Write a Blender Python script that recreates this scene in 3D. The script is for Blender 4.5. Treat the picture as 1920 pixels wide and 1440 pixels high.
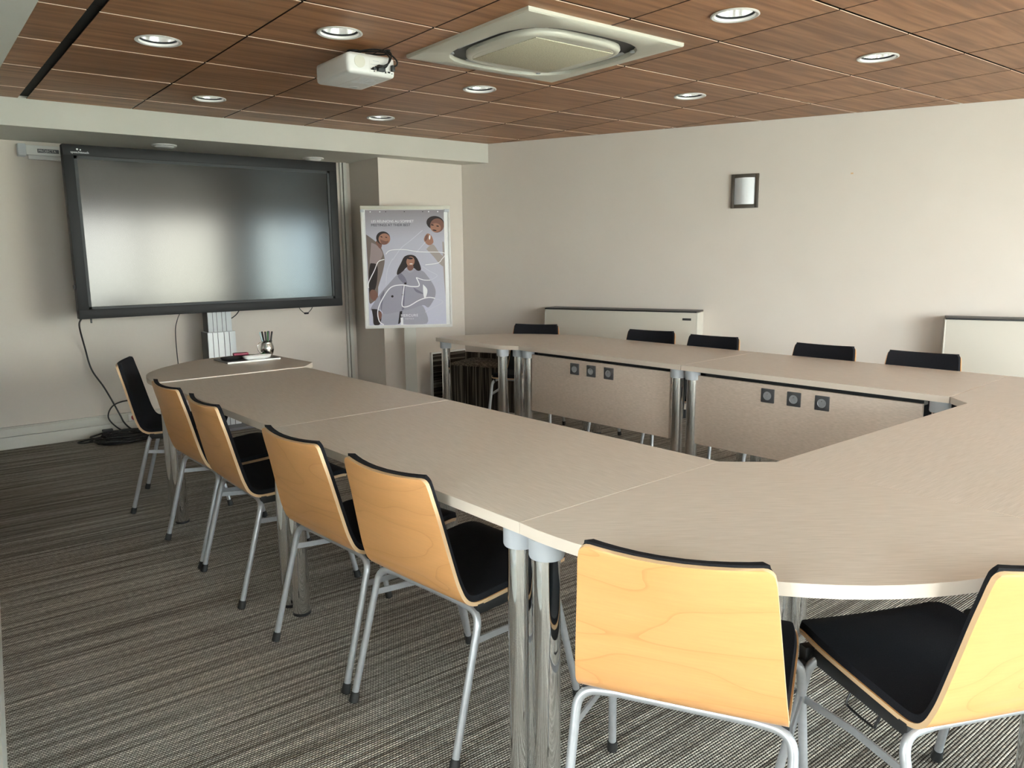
import bpy, bmesh, math, random
from mathutils import Vector, Matrix
random.seed(4)
PI = math.pi
for o in list(bpy.data.objects): bpy.data.objects.remove(o)
scene = bpy.context.scene
COL = scene.collection
H = 1.337                     # eye height above the carpet
CZ = H + 0.9713               # height of the tiled ceiling

# ------------------------------------------------------------------ camera
yaw, pitch, roll = 0.669, -0.1666, -0.01059
cy, sy, cp, sp = math.cos(yaw), math.sin(yaw), math.cos(pitch), math.sin(pitch)
fw = Vector((sy*cp, cy*cp, sp)); rt = Vector((cy, -sy, 0)); up = rt.cross(fw)
r2 = rt*math.cos(roll) + up*math.sin(roll); u2 = -rt*math.sin(roll) + up*math.cos(roll)
cd = bpy.data.cameras.new('camera'); cam = bpy.data.objects.new('camera', cd); COL.objects.link(cam)
cam.matrix_world = Matrix(((r2.x, u2.x, -fw.x, 0), (r2.y, u2.y, -fw.y, 0), (r2.z, u2.z, -fw.z, H), (0, 0, 0, 1)))
cd.sensor_width = 36; cd.lens = 1452.09/1920*36; cd.clip_start = 0.02
scene.camera = cam

# ------------------------------------------------------------------ world: overcast daylight and what it falls on outdoors
w = bpy.data.worlds.new('daylight'); scene.world = w; w.use_nodes = True
nt = w.node_tree; nt.nodes.clear()
tc = nt.nodes.new('ShaderNodeTexCoord'); sx = nt.nodes.new('ShaderNodeSeparateXYZ')
nt.links.new(tc.outputs['Generated'], sx.inputs[0])
rat = nt.nodes.new('ShaderNodeMath'); rat.operation = 'ARCTAN2'        # bearing from -Y towards +X
neg = nt.nodes.new('ShaderNodeMath'); neg.operation = 'MULTIPLY'; neg.inputs[1].default_value = -1
nt.links.new(sx.outputs['Y'], neg.inputs[0]); nt.links.new(sx.outputs['X'], rat.inputs[0]); nt.links.new(neg.outputs[0], rat.inputs[1])
cr = nt.nodes.new('ShaderNodeValToRGB')
mr = nt.nodes.new('ShaderNodeMapRange'); mr.inputs[1].default_value = -1.2; mr.inputs[2].default_value = 1.6
nt.links.new(rat.outputs[0], mr.inputs[0]); nt.links.new(mr.outputs[0], cr.inputs[0])
e = cr.color_ramp.elements
e[0].position = 0.0; e[0].color = (.62, .65, .67, 1)
e[1].position = 1.0; e[1].color = (.86, .94, 1.0, 1)
for p, c in ((.38, (.74, .77, .79, 1)), (.44, (.98, .99, 1.0, 1)), (.48, (1.0, .98, .95, 1)), (.535, (1.0, .93, .82, 1)), (.555, (.95, 1.0, .95, 1)), (.58, (.62, .82, .98, 1)), (.605, (.50, .74, .78, 1)), (.65, (.80, .92, 1.0, 1))):
    k = e.new(p); k.color = c
zr = nt.nodes.new('ShaderNodeValToRGB'); zm = nt.nodes.new('ShaderNodeMapRange'); zm.inputs[1].default_value = -.5; zm.inputs[2].default_value = .6
nt.links.new(sx.outputs['Z'], zm.inputs[0]); nt.links.new(zm.outputs[0], zr.inputs[0])
ze = zr.color_ramp.elements
ze[0].position = 0; ze[0].color = (.42, .42, .38, 1); ze[1].position = 1; ze[1].color = (1.25, 1.3, 1.35, 1)
k = ze.new(.42); k.color = (.8, .83, .78, 1); k = ze.new(.5); k.color = (1, 1, 1, 1)
mx = nt.nodes.new('ShaderNodeMixRGB'); mx.blend_type = 'MULTIPLY'; mx.inputs[0].default_value = 1
nt.links.new(cr.outputs[0], mx.inputs[1]); nt.links.new(zr.outputs[0], mx.inputs[2])
bg = nt.nodes.new('ShaderNodeBackground'); bg.inputs[1].default_value = 15.0
nt.links.new(mx.outputs[0], bg.inputs[0])
wo = nt.nodes.new('ShaderNodeOutputWorld'); nt.links.new(bg.outputs[0], wo.inputs[0])
WY = -2.6                    # inner face of the window wall behind the camera
WINS = ((2.0, 4.72, .15, 2.06), (5.35, 6.55, .15, 2.0), (-.5, .8, .5, 2.06))
LWIN = (-.75, .85, .75, 2.06)           # window in the side wall of the entrance recess (y0, y1, z0, z1)
XL = -1.8
for (x0, x1, z0, z1) in WINS:  # portals only steer sampling of the sky through the two windows
    ld = bpy.data.lights.new('window_portal', 'AREA'); ld.shape = 'RECTANGLE'; ld.size = x1-x0; ld.size_y = z1-z0
    ld.cycles.is_portal = True
    lo = bpy.data.objects.new('window_portal', ld); COL.objects.link(lo)
    lo.location = ((x0+x1)/2, WY-.16, (z0+z1)/2); lo.rotation_euler = (PI/2, 0, PI)   # emits towards +Y
ld = bpy.data.lights.new('window_portal', 'AREA'); ld.shape = 'RECTANGLE'; ld.size = LWIN[1]-LWIN[0]; ld.size_y = LWIN[3]-LWIN[2]; ld.cycles.is_portal = True
lo = bpy.data.objects.new('window_portal', ld); COL.objects.link(lo); lo.location = (XL-.16, (LWIN[0]+LWIN[1])/2, (LWIN[2]+LWIN[3])/2)
lo.rotation_euler = (PI/2, 0, PI/2+PI)   # emits towards +X
scene.view_settings.view_transform = 'Standard'; scene.view_settings.look = 'None'
scene.view_settings.gamma = 1; scene.view_settings.exposure = 1.15; scene.view_settings.use_curve_mapping = False

# ------------------------------------------------------------------ materials
def mat(name, col=(.5, .5, .5), rough=.5, metal=0, spec=.5, coat=0, em=None, ems=0):
    m = bpy.data.materials.new(name); m.use_nodes = True
    b = m.node_tree.nodes['Principled BSDF']
    b.inputs['Base Color'].default_value = (*col, 1); b.inputs['Roughness'].default_value = rough
    b.inputs['Metallic'].default_value = metal; b.inputs['Specular IOR Level'].default_value = spec
    b.inputs['Coat Weight'].default_value = coat
    if em: b.inputs['Emission Color'].default_value = (*em, 1); b.inputs['Emission Strength'].default_value = ems
    return m
def nodes(m):
    t = m.node_tree
    def N(k, **kw):
        n = t.nodes.new('ShaderNode'+k)
        for a, v in kw.items():
            if a.startswith('i'): n.inputs[int(a[1:])].default_value = v
            else: setattr(n, a, v)
        return n
    return t, N, (lambda a, b: t.links.new(a, b)), t.nodes['Principled BSDF']
def noise_mat(name, c0, c1, scale=(1, 1, 1), ns=8, detail=4, rough=.5, bump=0, lo=.3, hi=.7, rnd=False, rot=(0, 0, 0), dist=0, metal=0, spec=.5, coat=0, bdist=.002):
    m = mat(name, c0, rough, metal, spec, coat); t, N, L, b = nodes(m)
    tc = N('TexCoord'); mp = N('Mapping'); mp.inputs['Scale'].default_value = scale; mp.inputs['Rotation'].default_value = rot
    L(tc.outputs['Object'], mp.inputs[0])
    if rnd:
        oi = N('ObjectInfo'); ml = N('Math', operation='MULTIPLY', i1=17.0); L(oi.outputs['Random'], ml.inputs[0])
        cb = N('CombineXYZ'); L(ml.outputs[0], cb.inputs[0]); L(ml.outputs[0], cb.inputs[2]); L(cb.outputs[0], mp.inputs['Location'])
    nz = N('TexNoise'); nz.inputs['Scale'].default_value = ns; nz.inputs['Detail'].default_value = detail; nz.inputs['Distortion'].default_value = dist
    L(mp.outputs[0], nz.inputs[0])
    rp = N('ValToRGB'); rp.color_ramp.elements[0].position = lo; rp.color_ramp.elements[1].position = hi
    rp.color_ramp.elements[0].color = (*c0, 1); rp.color_ramp.elements[1].color = (*c1, 1)
    L(nz.outputs['Fac'], rp.inputs[0]); L(rp.outputs[0], b.inputs['Base Color'])
    if bump:
        bp = N('Bump', i0=bump); bp.inputs['Distance'].default_value = bdist; L(nz.outputs['Fac'], bp.inputs['Height']); L(bp.outputs[0], b.inputs['Normal'])
    return m
M = {}
M['paint'] = noise_mat('wall_paint', (.655, .59, .525), (.68, .615, .55), ns=2.2, rough=.75, bump=0)
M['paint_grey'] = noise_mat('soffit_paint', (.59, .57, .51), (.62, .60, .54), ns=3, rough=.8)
M['panelling'] = noise_mat('brown_panelling', (.10, .07, .05), (.16, .11, .08), scale=(8, 8, .6), ns=3, rough=.5)
M['trunk'] = mat('trunking_cream', (.60, .58, .52), .45)
M['white'] = mat('white_plastic', (.72, .71, .68), .35)
M['cream'] = mat('cream_plastic', (.62, .60, .51), .4)
M['grille'] = noise_mat('cream_grille', (.52, .48, .34), (.70, .66, .50), ns=220, detail=1, rough=.6, lo=.4, hi=.6)
M['dark'] = mat('black_plastic', (.012, .012, .013), .45)
M['bezel'] = mat('bezel_black', (.012, .012, .013), .5, 0, .25)
M['bezel2'] = mat('bezel_grey', (.04, .043, .046), .5, 0, .3)
M['screen'] = mat('matte_screen', (.010, .011, .011), .14, 0, .45)
M['chrome'] = mat('chrome', (.86, .87, .88), .055, 1)
M['silver'] = noise_mat('silver_lacquer', (.42, .43, .45), (.47, .48, .50), ns=60, rough=.35, metal=.55)
M['collar'] = mat('grey_plastic', (.50, .52, .55), .42)
M['alu'] = mat('brushed_aluminium', (.56, .58, .59), .45, .2)
M['alu_dark'] = mat('groove_grey', (.10, .10, .11), .5)
M['steel'] = mat('steel', (.55, .53, .50), .2, 1)
M['fabric'] = noise_mat('black_fabric', (.006, .006, .008), (.016, .016, .020), ns=700, detail=1, rough=.85, bump=.25, spec=.2, bdist=.0006)
M['ply_edge'] = mat('plywood_edge', (.66, .44, .25), .5)
M['rubber'] = mat('rubber_black', (.015, .015, .015), .6)
M['cable'] = mat('cable_black', (.012, .012, .012), .5)
M['socket'] = mat('socket_grey', (.14, .14, .145), .35, .6)
M['slate'] = mat('slate_grey', (.16, .155, .15), .3)
M['red'] = mat('socket_red', (.35, .015, .02), .4)
M['brownframe'] = mat('brown_frame', (.07, .055, .042), .35)
M['opal'] = mat('opal_glass', (.72, .74, .76), .3)
M['rad'] = mat('heater_enamel', (.57, .53, .455), .4)
M['radside'] = mat('heater_side', (.62, .60, .53), .4)
M['pink'] = mat('pink_plastic', (.30, .012, .06), .4)
M['green'] = mat('green_plastic', (.03, .14, .03), .4)
M['yellow'] = mat('yellow_plastic', (.75, .65, .05), .4)
M['teal'] = mat('pale_blue_plastic', (.45, .65, .68), .4)
M['purple'] = mat('purple_plastic', (.06, .02, .10), .4)
M['porcelain'] = mat('porcelain', (.85, .85, .84), .2)
M['reflector'] = mat('lamp_reflector', (.9, .9, .88), .22, .85)
M['bulb'] = mat('lamp_bulb', (.9, .9, .88), .3, em=(1, .98, .93), ems=3.0)
M['outdoor'] = mat('window_white', (.8, .8, .8), .4)
# beech plywood of the chair backs
def beech():
    m = mat('beech_veneer', (.8, .5, .25), .30, spec=.5, coat=.15); t, N, L, b = nodes(m)
    tc = N('TexCoord'); oi = N('ObjectInfo'); ml = N('Math', operation='MULTIPLY', i1=13.0); L(oi.outputs['Random'], ml.inputs[0])
    ad = N('VectorMath', operation='ADD'); cb = N('CombineXYZ'); L(ml.outputs[0], cb.inputs[0]); L(ml.outputs[0], cb.inputs[1]); L(ml.outputs[0], cb.inputs[2])
    L(tc.outputs['Object'], ad.inputs[0]); L(cb.outputs[0], ad.inputs[1])
    mp = N('Mapping'); mp.inputs['Scale'].default_value = (.9, 2.2, 3.4); L(ad.outputs[0], mp.inputs[0])
    n1 = N('TexNoise'); n1.inputs['Scale'].default_value = 1.6; n1.inputs['Detail'].default_value = 1.5; L(mp.outputs[0], n1.inputs[0])
    mm = N('Math', operation='MULTIPLY', i1=9.0); L(n1.outputs['Fac'], mm.inputs[0]); fr = N('Math', operation='FRACT'); L(mm.outputs[0], fr.inputs[0])
    rp = N('ValToRGB'); el = rp.color_ramp.elements
    el[0].position = 0; el[0].color = (.62, .29, .10, 1); el[1].position = 1; el[1].color = (.71, .35, .13, 1)
    for p, c in ((.05, (.70, .345, .125, 1)), (.5, (.74, .37, .14, 1)), (.9, (.72, .36, .135, 1))):
        k = el.new(p); k.color = c
    L(fr.outputs[0], rp.inputs[0])
    mp2 = N('Mapping'); mp2.inputs['Scale'].default_value = (6, 60, 120); L(ad.outputs[0], mp2.inputs[0])
    n2 = N('TexNoise'); n2.inputs['Scale'].default_value = 2; n2.inputs['Detail'].default_value = 3; L(mp2.outputs[0], n2.inputs[0])
    mr = N('MapRange'); mr.inputs[3].default_value = .93; mr.inputs[4].default_value = 1.06; L(n2.outputs['Fac'], mr.inputs[0])
    mu = N('MixRGB', blend_type='MULTIPLY'); mu.inputs[0].default_value = 1; L(rp.outputs[0], mu.inputs[1]); L(mr.outputs[0], mu.inputs[2])
    L(mu.outputs[0], b.inputs['Base Color'])
    return m
M['beech'] = beech()
# laminate of the tables
def laminate(name, k=1.0, ang=0, tint=(1, 1, 1)):
    m = mat(name, (.5, .45, .4), .36, spec=.5); t, N, L, b = nodes(m)
    tc = N('TexCoord'); ro = N('Mapping'); ro.inputs['Rotation'].default_value = (0, 0, ang); L(tc.outputs['Object'], ro.inputs[0])
    mp = N('Mapping'); mp.inputs['Scale'].default_value = (9, 190, 190); L(ro.outputs[0], mp.inputs[0])
    n1 = N('TexNoise'); n1.inputs['Scale'].default_value = 1.6; n1.inputs['Detail'].default_value = 3; L(mp.outputs[0], n1.inputs[0])
    rp = N('ValToRGB'); rp.color_ramp.elements[0].position = .32; rp.color_ramp.elements[1].position = .70
    rp.color_ramp.elements[0].color = (.67*tint[0], .595*tint[1], .505*tint[2], 1); rp.color_ramp.elements[1].color = (.80*tint[0], .72*tint[1], .635*tint[2], 1)
    L(n1.outputs['Fac'], rp.inputs[0]); L(rp.outputs[0], b.inputs['Base Color'])
    bp = N('Bump', i0=.12); bp.inputs['Distance'].default_value = .0006; L(n1.outputs['Fac'], bp.inputs['Height']); L(bp.outputs[0], b.inputs['Normal'])
    return m
M['lam'] = laminate('laminate_lengthwise', 1.0, PI/2 + .04)
M['lam_x'] = laminate('laminate_crosswise', 1.0, 0)
M['lam_d'] = laminate('laminate_diagonal', 1.0, .66)
M['lam_panel'] = laminate('laminate_upright', 1.0, PI/2 + .07, (.97, .88, .84))
M['lam_edge'] = mat('laminate_edge', (.74, .64, .54), .4)
# walnut veneer of the ceiling tiles; the grain shifts from tile to tile
def walnut():
    m = mat('walnut_tiles', (.2, .1, .05), .42, spec=.35); t, N, L, b = nodes(m)
    tc = N('TexCoord'); sp_ = N('SeparateXYZ'); L(tc.outputs['Object'], sp_.inputs[0])
    def cell(out, off):
        a = N('Math', operation='ADD', i1=off); L(out, a.inputs[0]); d = N('Math', operation='DIVIDE', i1=.6); L(a.outputs[0], d.inputs[0])
        f = N('Math', operation='FLOOR'); L(d.outputs[0], f.inputs[0]); return f.outputs[0]
    cx, cyy = cell(sp_.outputs['X'], -2.564+6), cell(sp_.outputs['Y'], -1.802+6)
    cb = N('CombineXYZ'); L(cx, cb.inputs[0]); L(cyy, cb.inputs[1])
    wn = N('TexWhiteNoise', noise_dimensions='3D'); L(cb.outputs[0], wn.inputs[0])
    sc = N('VectorMath', operation='SCALE'); sc.inputs[3].default_value = 9.0; L(wn.outputs['Color'], sc.inputs[0])
    ad = N('VectorMath', operation='ADD'); L(tc.outputs['Object'], ad.inputs[0]); L(sc.outputs[0], ad.inputs[1])
    mp = N('Mapping'); mp.inputs['Scale'].default_value = (1.1, 17, 10); L(ad.outputs[0], mp.inputs[0])
    n1 = N('TexNoise'); n1.inputs['Scale'].default_value = 1.5; n1.inputs['Detail'].default_value = 5; n1.inputs['Distortion'].default_value = .5; L(mp.outputs[0], n1.inputs[0])
    rp = N('ValToRGB'); rp.color_ramp.elements[0].position = .34; rp.color_ramp.elements[1].position = .64
    rp.color_ramp.elements[0].color = (.26, .115, .049, 1); rp.color_ramp.elements[1].color = (.435, .212, .098, 1)
    L(n1.outputs['Fac'], rp.inputs[0])
    mr = N('MapRange'); mr.inputs[3].default_value = .90; mr.inputs[4].default_value = 1.10; L(wn.outputs['Value'], mr.inputs[0])
    mu = N('MixRGB', blend_type='MULTIPLY'); mu.inputs[0].default_value = 1; L(rp.outputs[0], mu.inputs[1]); L(mr.outputs[0], mu.inputs[2])
    L(mu.outputs[0], b.inputs['Base Color'])
    return m
M['walnut'] = walnut()
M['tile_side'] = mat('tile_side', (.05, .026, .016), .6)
M['tile_edge'] = mat('tile_edge', (.78, .56, .40), .5)
M['void'] = mat('ceiling_void', (.012, .010, .009), .8)
# ribbed woven carpet: cords run along X, 8 mm apart, each a string of small loops, streaked in bands
def carpet():
    m = mat('ribbed_carpet', (.2, .2, .2), .95, spec=.1); t, N, L, b = nodes(m)
    tc = N('TexCoord'); s = N('SeparateXYZ'); L(tc.outputs['Object'], s.inputs[0])
    def mul(o, k):
        n = N('Math', operation='MULTIPLY', i1=k); L(o, n.inputs[0]); return n.outputs[0]
    def op(kind, a, c=None, v=None):
        n = N('Math', operation=kind)
        L(a, n.inputs[0])
        if c is not None: L(c, n.inputs[1])
        if v is not None: n.inputs[1].default_value = v
        return n.outputs[0]
    P = 1/.0085
    yk = mul(s.outputs['Y'], P); row = op('FLOOR', yk); fy = op('FRACT', yk)
    ridge = op('SINE', mul(fy, PI))                                   # 0..1..0 across one cord
    half = op('MULTIPLY', row, v=.5)
    xk = op('ADD', mul(s.outputs['X'], 1/.0095), half); fx = op('FRACT', xk); loop = op('SINE', mul(fx, PI))
    hgt = op('MULTIPLY', ridge, op('ADD', mul(loop, .6), v=.4))
    # band colour: noise almost constant along X, changing from cord to cord
    mp = N('Mapping'); mp.inputs['Scale'].default_value = (.9, 55, 1); L(tc.outputs['Object'], mp.inputs[0])
    n1 = N('TexNoise'); n1.inputs['Scale'].default_value = 1; n1.inputs['Detail'].default_value = 4; n1.inputs['Roughness'].default_value = .7; L(mp.outputs[0], n1.inputs[0])
    r1 = N('ValToRGB'); r1.color_ramp.elements[0].position = .38; r1.color_ramp.elements[1].position = .62
    r1.color_ramp.elements[0].color = (.20, .175, .148, 1); r1.color_ramp.elements[1].color = (.74, .70, .62, 1)
    L(n1.outputs['Fac'], r1.inputs[0])
    mp2 = N('Mapping'); mp2.inputs['Scale'].default_value = (60, 120, 1); L(tc.outputs['Object'], mp2.inputs[0])
    n2 = N('TexNoise'); n2.inputs['Scale'].default_value = 1; n2.inputs['Detail'].default_value = 2; L(mp2.outputs[0], n2.inputs[0])
    fl = N('MapRange'); fl.inputs[1].default_value = .3; fl.inputs[2].default_value = .7; fl.inputs[3].default_value = .65; fl.inputs[4].default_value = 1.3; L(n2.outputs['Fac'], fl.inputs[0])
    m1 = N('MixRGB', blend_type='MULTIPLY'); m1.inputs[0].default_value = 1; L(r1.outputs[0], m1.inputs[1]); L(fl.outputs[0], m1.inputs[2])
    # dark backing yarn between the loops
    r2_ = N('ValToRGB'); r2_.color_ramp.elements[0].position = .30; r2_.color_ramp.elements[1].position = .62
    r2_.color_ramp.elements[0].color = (0, 0, 0, 1); r2_.color_ramp.elements[1].color = (1, 1, 1, 1); L(hgt, r2_.inputs[0])
    m2 = N('MixRGB'); m2.inputs[1].default_value = (.028, .022, .018, 1); L(r2_.outputs[0], m2.inputs[0]); L(m1.outputs[0], m2.inputs[2])
    L(m2.outputs[0], b.inputs['Base Color'])
    bp = N('Bump', i0=.6); bp.inputs['Distance'].default_value = .003; L(hgt, bp.inputs['Height']); L(bp.outputs[0], b.inputs['Normal'])
    return m
M['carpet'] = carpet()
def stripes(name, axis):
    m = mat(name, (.1, .08, .07), .9, spec=.15); t, N, L, b = nodes(m)
    tc = N('TexCoord'); mp = N('Mapping'); mp.inputs['Scale'].default_value = (60, 60, 1.2) if axis == 'v' else (1.2, 1.2, 70); L(tc.outputs['Object'], mp.inputs[0])
    n1 = N('TexNoise'); n1.inputs['Scale'].default_value = 1; n1.inputs['Detail'].default_value = 2; L(mp.outputs[0], n1.inputs[0])
    rp = N('ValToRGB'); rp.color_ramp.interpolation = 'B_SPLINE'; el = rp.color_ramp.elements
    el[0].position = .42; el[0].color = (.022, .016, .013, 1); el[1].position = .66; el[1].color = (.20, .175, .14, 1)
    k = el.new(.52); k.color = (.045, .035, .027, 1)
    L(n1.outputs['Fac'], rp.inputs[0]); L(rp.outputs[0], b.inputs['Base Color'])
    return m
M['stripe_v'] = stripes('striped_textile_upright', 'v'); M['stripe_h'] = stripes('striped_textile_lengthwise', 'h')
def pane():
    m = bpy.data.materials.new('window_glass'); m.use_nodes = True; t = m.node_tree; t.nodes.clear()
    o = t.nodes.new('ShaderNodeOutputMaterial'); mx = t.nodes.new('ShaderNodeMixShader'); mx.inputs[0].default_value = .06
    tr = t.nodes.new('ShaderNodeBsdfTransparent'); tr.inputs[0].default_value = (.96, .98, .97, 1)
    gl = t.nodes.new('ShaderNodeBsdfGlossy'); gl.inputs['Roughness'].default_value = .02
    t.links.new(tr.outputs[0], mx.inputs[1]); t.links.new(gl.outputs[0], mx.inputs[2]); t.links.new(mx.outputs[0], o.inputs[0])
    return m
M['glass'] = pane()

# ------------------------------------------------------------------ mesh helpers
class MB:
    def __init__(s): s.bm = bmesh.new(); s.mats = []
    def mi(s, m):
        if m not in s.mats: s.mats.append(m)
        return s.mats.index(m)
    def _f(s, vs, m, smooth=False):
        try: f = s.bm.faces.new(vs)
        except ValueError: return None
        f.material_index = s.mi(m); f.smooth = smooth; return f
    def box(s, x0, x1, y0, y1, z0, z1, m, bev=0, mtx=None, seg=2):
        b = bmesh.new(); bmesh.ops.create_cube(b, size=1)
        for v in b.verts: v.co = Vector(((x0+x1)/2+v.co.x*(x1-x0), (y0+y1)/2+v.co.y*(y1-y0), (z0+z1)/2+v.co.z*(z1-z0)))
        if bev: bmesh.ops.bevel(b, geom=list(b.edges), offset=bev, segments=seg, affect='EDGES', profile=.6)
        s.merge(b, m, mtx, smooth=bool(bev)); return s
    def merge(s, b, m, mtx=None, smooth=False):
        mp = {}
        for v in b.verts: mp[v] = s.bm.verts.new(mtx @ v.co if mtx else v.co)
        for f in b.faces: s._f([mp[v] for v in f.verts], m, smooth)
        b.free()
    def prism(s, pts, z0, z1, m, mside=None, bev=0, mtx=None):
        b = bmesh.new(); n = len(pts)
        lo = [b.verts.new((p[0], p[1], z0)) for p in pts]; hi = [b.verts.new((p[0], p[1], z1)) for p in pts]
        b.faces.new(hi); b.faces.new(lo[::-1]); sides = [b.faces.new((lo[i], lo[(i+1) % n], hi[(i+1) % n], hi[i])) for i in range(n)]
        bmesh.ops.recalc_face_normals(b, faces=b.faces)
        if bev:
            ed = [x for x in b.edges if abs(x.verts[0].co.z-x.verts[1].co.z) < 1e-6]
            bmesh.ops.bevel(b, geom=ed, offset=bev, segments=2, affect='EDGES')
        mp = {}
        for v in b.verts: mp[v] = s.bm.verts.new(mtx @ v.co if mtx else v.co)
        b.normal_update()
        for f in b.faces:
            flat = abs(f.normal.z) > .9
            s._f([mp[v] for v in f.verts], m if flat or not mside else mside, False)
        b.free(); return s
    def tube(s, pts, r, m, n=12, cap=True, mtx=None, closed=False):
        P = [Vector(p) for p in pts]
        if mtx: P = [mtx @ p for p in P]
        rr = r if isinstance(r, (list, tuple)) else [r]*len(P)
        rings = []; prev = None
        for i, p in enumerate(P):
            if closed: t = (P[(i+1) % len(P)]-P[i-1]).normalized()
            else: t = (P[min(i+1, len(P)-1)]-P[max(i-1, 0)]).normalized()
            if prev is None: a = t.orthogonal().normalized()
            else:
                a = prev - t*prev.dot(t)
                a = a.normalized() if a.length > 1e-6 else t.orthogonal().normalized()
            prev = a; c = t.cross(a)
            rings.append([s.bm.verts.new(p+(a*math.cos(2*PI*k/n)+c*math.sin(2*PI*k/n))*rr[i]) for k in range(n)])
        cnt = len(rings) if closed else len(rings)-1
        for i in range(cnt):
            A, B = rings[i], rings[(i+1) % len(rings)]
            for k in range(n): s._f((A[k], A[(k+1) % n], B[(k+1) % n], B[k]), m, True)
        if cap and not closed: s._f(rings[0][::-1], m); s._f(rings[-1], m)
        return s
    def lathe(s, prof, m, n=32, mtx=None, smooth=True, c=(0, 0), cap=True):
        rings = []
        for (r, z) in prof:
            ring = []
            for k in range(n):
                v = Vector((c[0]+r*math.cos(2*PI*k/n), c[1]+r*math.sin(2*PI*k/n), z)); ring.append(s.bm.verts.new(mtx @ v if mtx else v))
            rings.append(ring)
        for A, B in zip(rings, rings[1:]):
            for k in range(n): s._f((A[k], A[(k+1) % n], B[(k+1) % n], B[k]), m, smooth)
        if cap and prof[0][0] > 1e-4: s._f(rings[0][::-1], m)
        if cap and prof[-1][0] > 1e-4: s._f(rings[-1], m)
        return s
    def poly(s, pts, m): s._f([s.bm.verts.new(p) for p in pts], m); return s
    def build(s, name, parent=None, loc=None, rz=0):
        bmesh.ops.remove_doubles(s.bm, verts=s.bm.verts, dist=1e-6)
        me = bpy.data.meshes.new(name); s.bm.to_mesh(me); s.bm.free(); me.set_sharp_from_angle(angle=math.radians(42))
        for m in s.mats: me.materials.append(m)
        o = bpy.data.objects.new(name, me); COL.objects.link(o)
        if parent: o.parent = parent
        if loc: o.location = loc
        o.rotation_euler.z = rz
        return o
def smooth_path(pts, n=8):
    P = [Vector(p) for p in pts]; out = []
    for i in range(len(P)-1):
        p0 = P[max(i-1, 0)]; p1 = P[i]; p2 = P[i+1]; p3 = P[min(i+2, len(P)-1)]
        for k in range(n):
            t = k/n
            out.append(.5*((2*p1)+(p2-p0)*t+(2*p0-5*p1+4*p2-p3)*t*t+(3*p1-p0-3*p2+p3)*t**3))
    out.append(P[-1]); return out
def fillet(pts, r, n=6):
    P = [Vector(p) for p in pts]; out = [P[0]]
    for a, b, c in zip(P, P[1:], P[2:]):
        u = (a-b).normalized(); v = (c-b).normalized(); A = b+u*r; B = b+v*r
        for k in range(n+1):
            t = k/n; out.append(A*(1-t)**2+b*2*t*(1-t)+B*t*t)
    out.append(P[-1]); return out
def tag(o, label, cat, group=None, kind=None):
    if label: o['label'] = label
    if cat: o['category'] = cat
    if group: o['group'] = group
    if kind: o['kind'] = kind
    return o
def thing(name, label, cat, loc=(0, 0, 0), rz=0, group=None):
    o = bpy.data.objects.new(name, None); COL.objects.link(o); o.location = loc; o.rotation_euler.z = rz
    o.empty_display_size = .1
    return tag(o, label, cat, group)
def struct(mb, name, label=None):
    o = mb.build(name); o['kind'] = 'structure'
    if label: o['label'] = label; 
    return o
def dup(root, loc, rz, label, group=None):
    r = root.copy(); COL.objects.link(r); r.location = loc; r.rotation_euler = (0, 0, rz); r['label'] = label
    if group: r['group'] = group
    for ch in list(root.children):
        c = ch.copy(); COL.objects.link(c); c.parent = r
        for g in list(ch.children):
            d = g.copy(); COL.objects.link(d); d.parent = c
    return r
def text_into(mb, body, size, m, mtx, depth=0, spacing=1.0, align='LEFT'):
    cu = bpy.data.curves.new('lettering', 'FONT'); cu.body = body; cu.size = size; cu.space_character = spacing; cu.align_x = align; cu.extrude = depth
    ob = bpy.data.objects.new('lettering', cu); COL.objects.link(ob)
    bpy.context.view_layer.update()
    me = bpy.data.meshes.new_from_object(ob.evaluated_get(bpy.context.evaluated_depsgraph_get()))
    b = bmesh.new(); b.from_mesh(me); mb.merge(b, m, mtx)
    bpy.data.objects.remove(ob); bpy.data.curves.remove(cu); bpy.data.meshes.remove(me)

# ------------------------------------------------------------------ the room
YB = 6.465; YS = 5.763; ZS = H+.806                       # far wall, face of the soffit, its underside
RA = Vector((4.311, 5.763, 0)); RD = Vector((.4097, -.9122, 0)); RN = Vector((-.9122, -.4097, 0))   # right wall line, direction, inward normal
RR = math.atan2(RD.y, RD.x)
def RW(s, off=0, z=0): p = RA+RD*s+RN*off; return Vector((p.x, p.y, z))
MR = Matrix(((RD.x, RN.x, 0, RA.x), (RD.y, RN.y, 0, RA.y), (0, 0, 1, 0), (0, 0, 0, 1)))            # local x = along wall, y = into room
m = MB(); m.prism([(-2.0, WY-.1), (8.4, WY-.1), (8.4, YB+.1), (-2.0, YB+.1)][::1], -.1, 0, M['carpet']); struct(m, 'floor')
m = MB(); m.box(-1.9, 4.4, YB, YB+.1, 0, 2.5, M['paint']); struct(m, 'wall_back')
m = MB(); m.prism([(3.29, YB), (3.29, 5.94), (4.195, 6.018), (4.01, YB)], 0, CZ+.1, M['paint']); struct(m, 'wall_pillar')
m = MB(); m.box(-.9, 9.2, -.12, 0, 0, 2.5, M['paint'], mtx=MR); struct(m, 'wall_right')
m = MB(); m.prism([(XL-.1, 1.15), (-.003, 1.15), (.412, YB), (XL-.1, YB)], 0, 2.5, M['white']); struct(m, 'wall_left')
m = MB()
for (y0, y1, z0, z1) in ((WY-.2, LWIN[0], 0, 2.5), (LWIN[1], 1.15, 0, 2.5), (LWIN[0], LWIN[1], 0, LWIN[2]), (LWIN[0], LWIN[1], LWIN[3], 2.5)): m.box(XL-.2, XL, y0, y1, z0, z1, M['paint'])
struct(m, 'wall_recess')
m = MB()
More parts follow.
